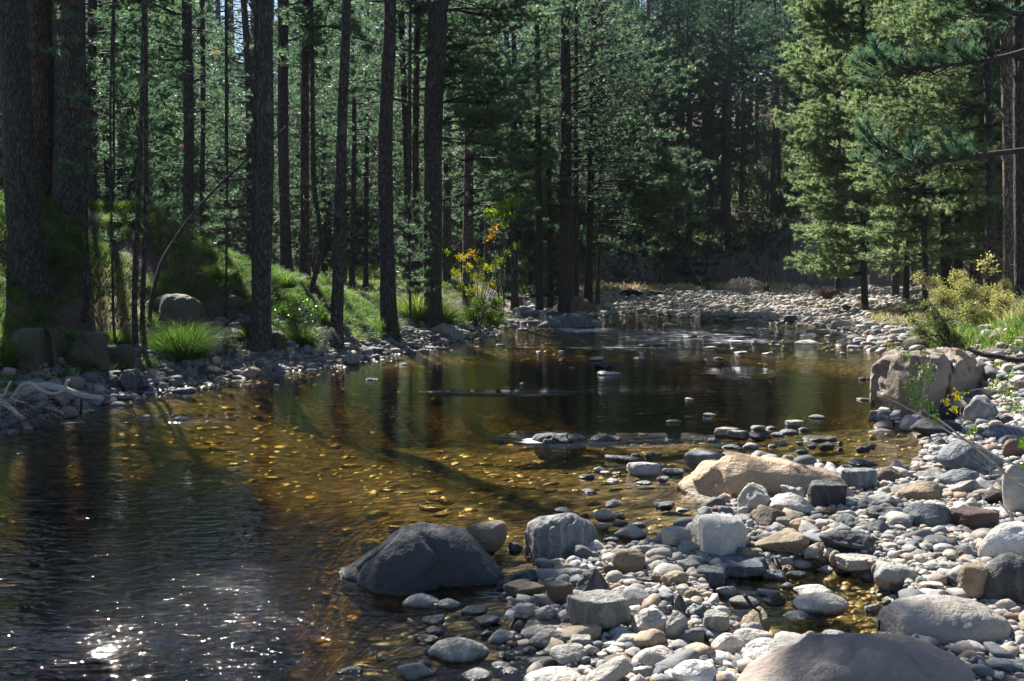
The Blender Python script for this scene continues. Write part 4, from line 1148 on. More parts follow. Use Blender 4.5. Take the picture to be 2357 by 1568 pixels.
VARF = [variant(201+i, H, z0, L, 2.0, 1.1, M_NEEDF, M_BARKF, .19, 10, 5, .45) for i, (H, z0, L) in enumerate([(20, 6.0, 3.0), (22, 7.5, 3.2), (19, 5.5, 2.8), (24, 8.5, 3.4), (17, 4.0, 2.8)])]
VARY = [variant(231+i, H, .4, L, 2.0, 1.1, M_NEEDF, M_BARKF, .05, 9, 4, .35) for i, (H, L) in enumerate([(5, 1.4), (7, 1.6), (3.5, 1.2)])]
nuniq = [0]
def inst(var, x, y, s, rz, label, group, name='pine_tree', lean=0):
    z = hgt(x, y); root = empty(name, (x, y, z)); H, z0, L, lod, dens, mat, K, nb, whorl = var[2]
    tag(root, label, 'pine', group); r = np.random.default_rng(int(abs(x)*911+y*77)); n = 260
    a = r.uniform(0, 6.28, n); rr = L*s*np.sqrt(r.random(n)); zz = r.uniform(z0*s, H*s, n); rr *= (1-(zz-z0*s)/(H*s-z0*s+.1))**.6
    fr = 1-keep(np.stack([x+rr*np.cos(a), y+rr*np.sin(a), z+zz], 1), r).mean()
    if fr > .035 and nuniq[0] < 140:
        nuniq[0] += 1; b = np.array([x, y, z]); link('trunk', var[0], parent=root).scale = (s, s, s)
        P0, P1, R0, R1, TB, TD_ = pine_parts(r, H*s, z0*s, L*s, whorl*1.1, nb, lod, dens, .12, b, True)
        wd = prisms(P0, P1, R0*1.1, R1*1.1, 3); V, Fc, t_ = needles(r, TB, TD_, lod, K); npine[0] += len(Fc)
        link('crown', mkcrown('crown', wd, (V, Fc), t_, mat, M_LIMB), parent=root); return
    root.scale = (s, s, s); root.rotation_euler = (lean, 0, rz)
    for nm, me in zip(('trunk', 'crown'), var[:2]): link(nm, me, parent=root)
used_xy = []
def spaced(x, y, d):
    for a, c in used_xy:
        if (a-x)**2+(c-y)**2 < d*d: return False
    used_xy.append((x, y)); return True
for lb, xt, xb, yb, wb, wt, Yd, o in LT: p = at_d(xb, yb, Yd); used_xy.append((p[0], p[1]))
R_ = random.Random(21); cnt = 0
for k in range(4000):
    y = R_.uniform(25, 74); xlo = -(y*.56+3); xhi = np.interp(y, [25, 30, 36, 45, 52, 74], [-2.2, -.6, 1.5, 3.0, 3.2, 2.0]); x = R_.uniform(xlo, xhi)
    if y < 38 and (x/y) > -.12 and R_.random() < .6: continue
    if not spaced(x, y, 2.5+.012*y): continue
    zone = int(y > 48)
    inst(R_.choice(VARL), x, y, R_.uniform(.85, 1.15), R_.uniform(0, 6.28), ('pine in the crowded front part of the left forest, one of many alike' if not zone else 'distant pine deep in the left forest, seen as a thin trunk and speckled needles'), 'pines of the left forest' if not zone else 'distant pines of the left forest'); cnt += 1
    if cnt >= 80: break
n1 = cnt
for k in range(3000):
    y = R_.uniform(60, 112); x = R_.uniform(2, y*.33+7)
    if y < 62 and x < 3: continue
    if not spaced(x, y, 2.7 if y < 80 else 3.5): continue
    inst(R_.choice(VARF), x, y, R_.uniform(.85, 1.15), R_.uniform(0, 6.28), 'tall dark pine with a bare lower trunk on the shaded hillside', 'tall pines of the shaded hillside'); cnt += 1
    if cnt >= n1+95: break
n2 = cnt
for k in range(2000):
    y = R_.uniform(76, 110); x = R_.uniform(-y*.5-3, 2)
    if not spaced(x, y, 4.2): continue
    inst(R_.choice(VARF), x, y, R_.uniform(1.2, 1.55), R_.uniform(0, 6.28), 'faraway pine on the slope behind the forest', 'faraway pines on the slope'); cnt += 1
    if cnt >= n2+45: break
VLY = [variant(241+i, H, .3, L, 1.6, 1.1, M_NEED, M_BARK, .05, 9, 4, .35) for i, (H, L) in enumerate([(4, 1.3), (5.5, 1.5), (2.5, .9)])]
n3 = cnt
for k in range(600):
    y = R_.uniform(24, 60); x = R_.uniform(-(y*.54+1), np.interp(y, [24, 30, 36, 60], [-3, -1, 1.5, 3]))
    if not spaced(x, y, 1.6): continue
    inst(R_.choice(VLY), x, y, R_.uniform(.6, 1.2), R_.uniform(0, 6.28), 'bushy young pine growing between the trunks of the forest', 'young pines of the forest floor', 'young_pine'); cnt += 1
    if cnt > n3+50: break
for k in range(400):
    y = R_.uniform(59, 72); x = R_.uniform(3, y*.33)
    if not spaced(x, y, 1.5): continue
    inst(R_.choice(VARY), x, y, R_.uniform(.6, 1.1), R_.uniform(0, 6.28), 'small young pine under the tall pines of the shaded hillside', 'young pines at the hill foot', 'young_pine'); cnt += 1
    if k > 50: break
for k in range(900):
    y = R_.uniform(26, 66); xlo = np.interp(y, [26, 33, 45, 66], [9.3, 11.5, 17, 23.5]); x = R_.uniform(xlo, y*.56+3)
    if not spaced(x, y, 2.7): continue
    inst(R_.choice(VARR), x, y, R_.uniform(.85, 1.15), R_.uniform(0, 6.28), 'pine in the mass of sunlit boughs filling the right bank', 'pines of the right bank'); cnt += 1
    if k > 170: break
print('forest instances', cnt, time.time()-T0)
# ------------------------------------------------------------------ grass
def blades(r, root, d, ln, w, tint, droop=.5):
    n = len(root); S = nrm(np.cross(d, np.array([[0, 0, 1.]])+r.normal(0, .4, (n, 3))))
    out = nrm(d*np.array([[1, 1, 0]])+1e-6)
    p1 = root + d*(ln*.45)[:, None]; p2 = root + d*(ln*.75)[:, None] + out*(ln*droop*.12)[:, None] - np.array([[0, 0, 1]])*(ln*droop*.06)[:, None]
    p3 = root + d*(ln*.95)[:, None] + out*(ln*droop*.4)[:, None] - np.array([[0, 0, 1]])*(ln*droop*.32)[:, None]
    V = np.stack([root-S*w[:, None], root+S*w[:, None], p1-S*(w*.85)[:, None], p1+S*(w*.85)[:, None], p2-S*(w*.55)[:, None], p2+S*(w*.55)[:, None], p3], 1)
    T = np.array([[0, 1, 3], [0, 3, 2], [2, 3, 5], [2, 5, 4], [4, 5, 6]])
    Fc = (np.arange(n)*7)[:, None, None]+T[None]
    return V.reshape(-1, 3), Fc.reshape(-1, 3), np.repeat(tint, 7)
def grass_patch(name, label, x, y, per, ln, w, seed, tint=(.4, .22), mat=None, droop=.8, spread=.16, down=(.5, -.6), lean=.5):
    r = np.random.default_rng(seed); z = height(x, y)
    n = len(x); ix = np.repeat(np.arange(n), per); root = np.stack([x, y, z-.02], 1)[ix]; root[:, :2] += r.normal(0, spread*.35, (len(ix), 2)); 
    root[:, 2] = height(root[:, 0], root[:, 1])-.015
    a = r.uniform(0, 6.28, len(ix)); sp = r.uniform(.1, .75, len(ix))
    d = nrm(np.stack([np.cos(a)*sp+down[0]*lean, np.sin(a)*sp+down[1]*lean, np.ones(len(ix))], 1))
    tl = np.repeat(r.uniform(.6, 1.2, n), per); L_ = ln*tl*r.uniform(.5, 1.1, len(ix))
    tt = np.clip(np.repeat(r.normal(tint[0], tint[1], n), per)+r.normal(0, .1, len(ix)), 0, 1)
    V, Fc, t = blades(r, root, d, L_, np.full(len(ix), w), tt, droop)
    o = link(name, mkmesh(name, V, Fc, mat or M_GRASS, {'tint': t})); tag(o, label, 'grass', kind='stuff'); return o
r = np.random.default_rng(9)
# bank grass
gx = r.uniform(-14, 1, 34000); gy = r.uniform(9, 27, 34000); z_, d_, tg_, do_, _ = height(gx, gy, True)
m = (tg_ == 0) & (do_ > .7) & (do_ < 8.5) & (fbm2(gx*.8, gy*.8, 33, 2) > -.42) & ~inside_rock(gx, gy, .8)
for tx_, ty_ in [(p_[0], p_[1]) for p_ in TRB]: m &= np.hypot(gx-tx_, gy-ty_) > .42
gx, gy = gx[m][:9500], gy[m][:9500]
grass_patch('bank_grass', 'long green grass combed down over the left bank', gx, gy, 26, .21, .0036, 1, (.42, .2))
# straw seed stalks on the crest / left patch
bx, by, _z = surf(r.uniform(222, 318, 60), r.uniform(630, 770, 60)).T
grass_patch('seed_grass', 'sunlit straw-coloured seed grass left of the thin twin saplings', bx, by, 9, .42, .003, 2, (.45, .3), M_STRAW, 1.1, .3)
# far edge dry grass
bx = r.uniform(3, 15, 160); by = r.uniform(49, 53, 160); grass_patch('dry_grass', 'dry pale grass along the back edge of the gravel bar', bx, by, 24, .55, .012, 3, (.8, .2), M_STRAW, .5, .3, lean=0)
bx, by, _z = surf(r.uniform(2000, 2400, 230), r.uniform(664, 750, 230)).T
m = by < 34; grass_patch('dry_grass', 'dry yellow grass under the pines of the right bank', bx[m], by[m], 26, .45, .006, 4, (.55, .25), M_STRAW, .6, .3, lean=.2)
bx, by, _z = surf(r.uniform(2090, 2400, 300), r.uniform(700, 800, 300)).T
grass_patch('right_bank_grass', 'rough green grass growing around the shrub of the right bank', bx, by, 26, .4, .005, 5, (.55, .25), None, .6, .3, lean=.1)
# litter undergrowth on the forest floor
gx = r.uniform(-16, 2, 9000); gy = r.uniform(14, 45, 9000); z_, d_, tg_, do_, _ = height(gx, gy, True); m = ((tg_ == 0) & (do_ > 5)) | ((tg_ == 1) & (z_ > .62) & (gx < 1)); gx, gy = gx[m][:2600], gy[m][:2600]
grass_patch('forest_grass', 'thin grass and undergrowth on the forest floor', gx, gy, 16, .3, .007, 6, (.55, .3))
gx = r.uniform(1, 34, 5200); gy = r.uniform(58, 105, 5200); m = gx < gy*.36; gx, gy = gx[m], gy[m]
grass_patch('hillside_undergrowth', 'dark green undergrowth covering the shaded hillside', gx, gy, 12, .55, .03, 7, (.2, .2), None, .6, .9, lean=0)
gx = r.uniform(-52, 2, 4200); gy = r.uniform(45, 105, 4200); m = gx > -gy*.52; gx, gy = gx[m], gy[m]
grass_patch('forest_undergrowth', 'low green undergrowth between the distant trunks', gx, gy, 10, .5, .03, 8, (.35, .25), None, .6, .9, lean=0)
def tussock(label, x, yb, hpx, wpx, Yd=None, n=900, tint=(.35, .18), mat=None, droop=.65, z=None, w=.0035, name='grass_tussock'):
    r = np.random.default_rng(int(x*3+yb))
    if Yd is None: p, g = place_px(x-5, yb-5, x+5, yb)
    else: p = at_d(x, yb, Yd); g = p[2]
    Yd = p[1]+.15; loc = np.array([at_d(x, yb, Yd)[0], Yd, g]); H_ = hpx/F*Yd; Wd = wpx/F*Yd
    a = r.uniform(0, 6.28, n); sp = r.uniform(0, 1, n)**.7; root = np.stack([np.cos(a)*sp*Wd*.16, np.sin(a)*sp*Wd*.16, 0*a-.03], 1)
    ph = sp*.8+r.normal(0, .1, n); d = nrm(np.stack([np.cos(a)*np.sin(ph), np.sin(a)*np.sin(ph), np.cos(ph)], 1)); L_ = np.maximum(H_*1.05, Wd*.55)*r.uniform(.55, 1.05, n)
    V, Fc, t = blades(r, root, d, L_, np.full(n, w), np.clip(r.normal(tint[0], tint[1], n), 0, 1), droop)
    o = link(name, mkmesh(name, V, Fc, mat or M_GRASS, {'tint': t}), loc); tag(o, label, 'grass', 'grass tussocks of the banks'); return o
for a in [('big dark green tussock hanging over the strand in front of the brown boulder', 422, 838, 130, 150, None, 2600, (.42, .18), None, .55, None, .0022),
          ('bright green tussock lit from behind right of the dark straight pine', 960, 742, 95, 120, None, 1300, (.62, .2)),
          ('broad pale green tussock with tall seed heads left of the autumn sapling', 1015, 745, 90, 110, None, 1200, (.68, .22)),
          ('dark green tussock at the foot of the slim water-side pine, on its left', 690, 800, 75, 110, None, 1100),
          ('sunlit green tussock below the dark straight pine at the strand edge', 885, 775, 70, 95, None, 900, (.55, .2)),
          ('small bright tussock in the sun patch left of the twin saplings', 268, 800, 60, 70, None, 600, (.6, .15)),
          ('small light tussock on the ledge at the left water edge', 262, 858, 45, 45, None, 260, (.5, .15)),
          ('dark grass clump spilling down at the left edge above the driftwood', 10, 850, 90, 120, None, 1100, (.4, .2)),
          ('green tussock at the foot of the tall double pine', 575, 790, 60, 90, None, 800, (.35, .2)),
          ('dark tussock at the bank end below the autumn sapling', 1135, 752, 55, 70, None, 800, (.35, .2)),
          ('grey-green rush clump in front of the shrub on the right bank', 2200, 812, 95, 130, None, 1200, (.5, .2)),
          ('green tussock on the crest above the brown boulder', 500, 640, 40, 90, 17, 600, (.45, .2)),
          ('low tussock on the bank between the double pine and the curved stem', 660, 660, 50, 90, 18.5, 700, (.5, .2)),
          ('sunlit tussock on the crest right of the broad grey pine', 262, 520, 35, 90, 15.6, 600, (.65, .2))]:
    tussock(*a)
# ------------------------------------------------------------------ shrubs
def leaves(r, C, N, size, fold=.3):
    """small pointed leaves: centres C, count, size"""
    n = len(C); A = nrm(N + r.normal(0, .5, (n, 3))); U = nrm(np.cross(A, r.normal(0, 1, (n, 3)))); B = np.cross(A, U)
    s = size*r.uniform(.6, 1.15, n)[:, None]
    V = np.stack([C-A*s*.5, C+U*s*.28+B*s*fold*.2, C+A*s*.55, C-U*s*.28+B*s*fold*.2], 1).reshape(-1, 3)
    T = np.array([[0, 1, 2], [0, 2, 3]]); Fc = ((np.arange(n)*4)[:, None, None]+T[None]).reshape(-1, 3)
    return V, Fc
def shrub(name, label, base, blobs, leafn, size, mat, tintf, stems=12, cat_='shrub', group=None, seed=0, wood=None, flat=1.0, stem_r=.012):
    """blobs: (centre world, radius world, tint)"""
    r = np.random.default_rng(seed); base = np.array(base, float); root = empty(name, base); tag(root, label, cat_, group)
    P0, P1, R0, R1, C, N, T = [], [], [], [], [], [], []
    for k in range(max(stems, len(blobs))):
        c, rad, tt = blobs[k % len(blobs)]; c = np.array(c)-base
        path = smooth_path([np.array([0, 0, -.1])+r.normal(0, .04, 3), c*.5+r.normal(0, .12, 3)*[1, 1, .3], c+r.normal(0, rad*.4, 3)], 7)
        rr = np.linspace(stem_r, stem_r*.3, 7); P0.append(path[:-1]); P1.append(path[1:]); R0.append(rr[:-1]); R1.append(rr[1:])
    tot = sum(b[1]**2 for b in blobs)
    for c, rad, tt in blobs:
        n = int(leafn*rad**2/tot); c = np.array(c)-base; u = nrm(r.normal(0, 1, (n, 3)))*(r.random(n)**.45)[:, None]*rad; u[:, 2] *= flat
        cl = r.integers(0, max(4, n//14), n); cc = nrm(r.normal(0, 1, (cl.max()+1, 3)))*(r.random(cl.max()+1)**.4)[:, None]*rad; cc[:, 2] *= flat
        q = c+cc[cl]*.8+r.normal(0, size*.9, (n, 3))
        C.append(q); N.append(nrm(q-c+np.array([[0, 0, .4*rad]]))); T.append(np.clip(tt+r.normal(0, .13, n), 0, 1))
        sub = c+cc*.78; P0.append(np.repeat(c[None], len(sub), 0)*.9+.1*sub); P1.append(sub); R0.append(np.full(len(sub), stem_r*.25)); R1.append(np.full(len(sub), stem_r*.15))
    V, Fc = prisms(np.vstack(P0), np.vstack(P1), np.concatenate(R0), np.concatenate(R1), 4); link('stems', mkmesh('stems', V, Fc, wood or M_LIMB), parent=root)
    C = np.vstack(C); V, Fc = leaves(r, C, np.vstack(N), size); link('foliage', mkmesh('foliage', V, Fc, mat, {'tint': np.repeat(np.concatenate(T), 4)}), parent=root)
def pb(x, y, rp, Yd, t): return (at_d(x, y, Yd), rp/F*Yd, t)
Ya = 23.5
shrub('autumn_sapling', 'slender sapling with orange and yellow autumn leaves at the end of the left bank', at_d(1095, 742, Ya),
      [pb(1065, 590, 18, Ya, .72), pb(1090, 582, 14, Ya+.2, .76), pb(1075, 615, 20, Ya, .6), pb(1050, 630, 18, Ya-.2, .5), pb(1100, 640, 24, Ya, .5), pb(1085, 670, 20, Ya-.2, .45), pb(1125, 620, 22, Ya+.3, .55), pb(1135, 655, 14, Ya, .7), pb(1110, 690, 14, Ya-.3, .4),
       pb(1130, 545, 12, Ya+.4, .85), pb(1140, 525, 13, Ya+.4, .85), pb(1165, 580, 14, Ya+.5, .35), pb(1190, 565, 14, Ya+.5, .35), pb(1150, 600, 16, Ya+.4, .4), pb(1205, 600, 10, Ya+.5, .25), pb(1030, 578, 10, Ya, .3), pb(1060, 655, 12, Ya, .35), pb(1105, 600, 14, Ya, .5)], 1700, .05, M_AUT, None, 12, 'sapling', seed=1, flat=.45)
shrub('beech_sprig', 'bright yellow-green leafy sprigs hanging in the shade above the autumn sapling', at_d(1160, 700, 27), [pb(1165, 470, 12, 27, .4), pb(1182, 462, 12, 27, .45), pb(1150, 492, 14, 27, .35), pb(1128, 490, 9, 27, .4), pb(1160, 520, 10, 27, .35), pb(1178, 500, 8, 27, .3)], 650, .08, M_AUT, None, 3, 'sapling', seed=2, flat=.5)
shrub('undergrowth_shrub', 'dark green leafy undergrowth beneath the autumn sapling', at_d(1120, 755, 22.8), [pb(1100, 705, 26, 22.8, .15), pb(1140, 700, 24, 22.8, .2), pb(1125, 735, 26, 22.6, .25), pb(1150, 728, 16, 22.4, .4), pb(1075, 725, 20, 22.8, .1), pb(1160, 745, 10, 22.4, .4)], 2600, .05, M_AUT, None, 8, seed=3)
shrub('bramble', 'dark glossy shrub at the water side between the double pine and the slim pine', at_d(690, 760, 17.2), [pb(650, 715, 26, 17.2, .1), pb(690, 700, 30, 17.3, .15), pb(725, 720, 24, 17.3, .15), pb(670, 740, 22, 17.1, .1)], 1800, .035, M_GLOSS, None, 14, seed=4)
Yb = 17.0
shrub('yellow_shrub', 'large yellow-green leafy shrub in sun on the right bank', at_d(2225, 770, Yb), [pb(2170, 690, 38, Yb+1, .7), pb(2220, 675, 45, Yb+1, .75), pb(2275, 690, 45, Yb+1, .8), pb(2310, 700, 38, Yb, .75), pb(2240, 725, 45, Yb, .6), pb(2290, 735, 38, Yb, .65), pb(2180, 735, 34, Yb, .45), pb(2150, 655, 24, Yb+2, .8), pb(2120, 640, 20, Yb+2, .8), pb(2310, 660, 26, Yb+1, .8), pb(2200, 640, 22, Yb+2, .85), pb(2330, 745, 26, Yb, .6)], 17000, .034, M_BUSH, None, 26, seed=5)
shrub('twiggy_shrub', 'darker twiggy shrub left of the yellow-green shrub, leaning over the cobbles', at_d(2190, 790, 15.5), [pb(2150, 735, 26, 15.5, .2), pb(2120, 765, 22, 15.4, .1), pb(2170, 760, 26, 15.5, .2), pb(2105, 740, 14, 15.5, .15), pb(2135, 700, 14, 15.5, .2), pb(2200, 780, 20, 15.3, .2)], 2800, .035, M_BUSH, None, 34, seed=6, stem_r=.01)
shrub('yellow_sprig', 'thin branch with bright yellow leaves in front of the right bank pines', at_d(2230, 690, 19), [pb(2275, 598, 10, 19, .95), pb(2262, 612, 9, 19, .9), pb(2285, 620, 7, 19, .9)], 200, .06, M_BUSH, None, 3, seed=7)
# bleached dry bush and dry tufts on the bar
def drybush(label, x, y, w, h, Yd, n, seed, mat=M_DEAD, arc=1.0, name='dead_bush', rr=.012):
    r = np.random.default_rng(seed); base = at_d(x, y, Yd); base[2] = hgt(base[0], base[1]); S = Yd/F; parts = []
    for k in range(n):
        e = np.array([r.uniform(-.5, .5)*w*S, r.normal(0, .3)*w*S*.3, r.uniform(.1, .6)*h*S]); mid = np.array([e[0]*.45, e[1]*.5, h*S*r.uniform(.5, 1.0)*arc])
        P = smooth_path([np.array([r.normal(0, .08)*w*S, 0, -.05]), mid, e], 9); parts.append(tube(P, np.linspace(rr, rr*.35, 9), 5))
    V, Fc = cat(parts); o = link(name, mkmesh(name, V, Fc, mat), base); tag(o, label, 'dead bush'); return o
drybush('bleached white dead bush with curling twigs on the far gravel bar', 1715, 690, 100, 44, 44, 60, 1, rr=.016)
drybush('brown dry bush stub left of the bleached bush on the bar', 1630, 684, 45, 24, 47, 30, 2, M_STRAW, name='dead_bush', rr=.02)
drybush('low russet dry clump right of the bleached bush on the bar', 1765, 690, 34, 20, 46.5, 30, 3, M_STRAW, name='dead_bush', rr=.02)
drybush('tangle of grey dead twigs at the foot of the slim water-side pine', 745, 770, 90, 62, 17.4, 26, 4, M_DEAD, rr=.006)
drybush('reddish root mass hanging from the bank at the right end of the bar', 1905, 690, 85, 26, 40, 70, 5, bark_mat('red_root', (.2, .1, .07), (.3, .17, .12), 3), name='root_mass', rr=.02)
drybush('dark uprooted stump with roots on the left part of the gravel bar', 1455, 672, 60, 15, 44, 22, 6, M_DEADD, name='tree_stump', rr=.07)
drybush('smaller dark stump root beside the uprooted stump on the bar', 1510, 676, 42, 10, 44, 16, 7, M_DEADD, name='tree_stump', rr=.06)
# ------------------------------------------------------------------ driftwood, dead wood
def stick(name, label, f, pts, Yd, rpx, mat, dY=0.0, catg='driftwood', group=None, k=9, nz=.25, n=26, sub=None):
    """rpx: radius in reference px at start/end"""
    P = np.array([at_d(*f(x, y), Yd + dY*i/(len(pts)-1)) for i, (x, y) in enumerate(pts)]); b = P[0].copy(); P = smooth_path(P-b, n)
    R = np.linspace(rpx[0], rpx[1], n)/F*Yd; V, Fc = tube(P, R, k, nz, len(pts)*7, 12, .5)
    if sub:
        parts = [(V, Fc)]
        for s_pts, rp in sub:
            Q2 = smooth_path(np.array([at_d(*f(x, y), Yd) for x, y in s_pts])-b, 12); parts.append(tube(Q2, np.linspace(rp, rp*.4, 12)/F*Yd, 6, .1, 3))
        V, Fc = cat(parts)
    o = link(name, mkmesh(name, V, Fc, mat), b); tag(o, label, catg, group); return o
stick('driftwood_log', 'thick bleached log lying across the driftwood pile with its broken end over the water', cF, [(130, 1050), (280, 960), (480, 905), (700, 945), (860, 1000), (1070, 1030)], 10.5, (12, 7), M_DEAD, -.3)
stick('driftwood_branch', 'bent bleached branch arching over the top of the driftwood pile', cF, [(150, 1010), (230, 900), (320, 875), (420, 940), (560, 985), (660, 950), (700, 860), (730, 845)], 10.3, (6, 3.5), M_DEAD)
stick('driftwood_branch', 'forked bleached branch at the left end of the driftwood pile', cF, [(-60, 990), (40, 1000), (70, 930), (118, 850)], 10.2, (5, 2.2), M_DEAD, sub=[([(60, 950), (90, 880), (80, 850)], 2)])
stick('driftwood_root', 'pale root running down to the water at the left edge', cF, [(-40, 1030), (60, 1090), (130, 1150), (250, 1250)], 10.0, (7, 5), M_DEAD)
stick('driftwood_branch', 'thin white hooked branch in front of the driftwood pile', cF, [(165, 1215), (155, 1120), (190, 1020), (290, 990)], 10.4, (2.5, 1), M_DEAD)
stick('driftwood_branch', 'short pale plank-like piece slanting down in the driftwood pile', cF, [(500, 1115), (580, 1150), (665, 1190)], 10.5, (4, 3), M_DEAD)
stick('driftwood_branch', 'dark slanting slab of wood under the bent bleached branch', cF, [(520, 990), (570, 1050), (625, 1110)], 10.7, (7, 4), M_DEADD)
stick('driftwood_branch', 'upright black branch under the broken end of the thick bleached log', cF, [(855, 1040), (850, 1120), (845, 1230)], 10.7, (4, 2), M_DEADD)
stick('driftwood_branch', 'small forked white stick poking out of the water right of the driftwood pile', cF, [(870, 1200), (920, 1160), (990, 1158)], 10.4, (2.4, 1.2), M_DEAD)
stick('driftwood_branch', 'long thin grey twig standing slanted out of the driftwood pile', cF, [(650, 1160), (720, 1020), (800, 895)], 10.6, (1.1, .6), M_DEAD)
stick('driftwood_branch', 'thin stick lying on the water below the driftwood pile', cF, [(640, 1300), (760, 1290), (880, 1278)], 9.9, (1.4, .8), M_DEAD)
def twigs_stuff(name, label, f, x0, x1, y0, y1, Yd, n, lpx, seed, mat, rr=.004, jy=.35):
    r = np.random.default_rng(seed); P0, P1, P2 = [], [], []
    for k in range(n):
        p = at_d(*f(r.uniform(x0, x1), r.uniform(y0, y1)), Yd+r.normal(0, jy)); d = nrm(r.normal(0, 1, 3)*[1, .7, .55]); l = r.uniform(.4, 1)*lpx/F*Yd
        q = p+d*l*.5; P0.append(p); P1.append(q); P2.append(q+nrm(d+r.normal(0, .4, 3))*l*.5)
    a = np.full(n, rr); V, Fc = cat([prisms(np.array(P0), np.array(P1), a, a*.8, 4), prisms(np.array(P1), np.array(P2), a*.8, a*.4, 4)])
    o = link(name, mkmesh(name, V, Fc, mat)); tag(o, label, 'twigs', kind='stuff'); return o
twigs_stuff('twig_litter', 'mat of fine broken twigs and rootlets under the driftwood pile', cF, -40, 640, 1060, 1290, 10.4, 170, 60, 1, M_DEADD, .003)
twigs_stuff('pale_twig_litter', 'fine pale twigs mixed into the driftwood pile', cF, -40, 620, 960, 1270, 10.4, 45, 55, 2, M_DEAD, .003)
lean_pts = [cE(835, 1140), cE(850, 980), cE(872, 820), cE(920, 650), cE(985, 530), cE(1090, 380), cE(1250, 200), cE(1460, 10), (624, 323), (679, 272)]
subs = []
rl = np.random.default_rng(3)
for i in range(26):
    t = rl.uniform(.45, 1)*(len(lean_pts)-1.01); k = int(t); p = np.array(lean_pts[k])*(1-t+k)+np.array(lean_pts[k+1])*(t-k); a = rl.choice([-1, 1])*rl.uniform(.4, 1.3)
    l = rl.uniform(15, 60); d = np.array([math.cos(-.85+a), math.sin(-.85+a)]); subs.append(([tuple(p), tuple(p+d*l*.5+rl.normal(0, 3, 2)), tuple(p+d*l+[rl.normal(0, 5), 8])], 1.2))
stick('leaning_dead_tree', 'thin dead tree leaning to the right from the bank up to the tall double pine', ID, lean_pts, 15.3, (6.5, 1.6), M_LIMB, 2.0, 'dead tree', n=60, nz=.12, sub=subs)
stick('fallen_log', 'short dark mossy log end on the crest behind the twin saplings', cE, [(640, 400), (700, 385), (765, 410), (790, 440)], 16.0, (10, 12), M_DEADD, 0, 'log')
stick('dead_branch', 'curved dark stick resting among the stones left of the little golden pool', cB, [(430, 1040), (480, 1110), (540, 1150), (600, 1165)], 4.55, (5, 2), M_DEADD, 0, 'stick', sub=[([(600, 1165), (700, 1200), (860, 1190), (1000, 1185)], .8)])
stick('dead_branch', 'pale twisted root lying on the gravel above the large pale oval boulder', cB, [(1480, 1030), (1500, 1005), (1600, 1000), (1680, 985), (1750, 965), (1800, 960)], 5.4, (2.2, 2), M_DEAD, .25, 'stick', sub=[([(1560, 960), (1640, 975), (1690, 1000), (1800, 1005)], 1.8), ([(1680, 1030), (1780, 1045), (1920, 1080)], 1.5)])
stick('dead_branch', 'silvery bare stick rising from the gravel at the right edge', cB, [(1990, 470), (2040, 530), (2090, 600), (2160, 640)], 5.6, (2.2, 4), M_DEAD, 0, 'stick')
stick('fallen_log', 'dark weathered log lying behind the hollowed boulder under the shrub', cC, [(1625, 700), (1700, 735), (1800, 750), (1900, 770), (2000, 760)], 12.5, (5, 8), M_DEADD, -.5, 'log')
stick('fallen_log', 'brown log at the foot of the right edge pine', cC, [(1725, 600), (1800, 598), (1900, 592), (2000, 590)], 15.5, (9, 7), M_DEADD, 0, 'log')
stick('driftwood_log', 'grey log lying at the head of the gravel bar under the pine row', cD, [(1080, 545), (1150, 540), (1250, 520), (1330, 510)], 33, (4, 3), M_DEADD, 0, 'log')
stick('driftwood_branch', 'small dark branch caught on the cobbles right of the hollowed boulder', cC, [(1640, 945), (1700, 935), (1760, 950), (1850, 940)], 9.5, (2, 1.4), M_DEAD, 0, 'stick')
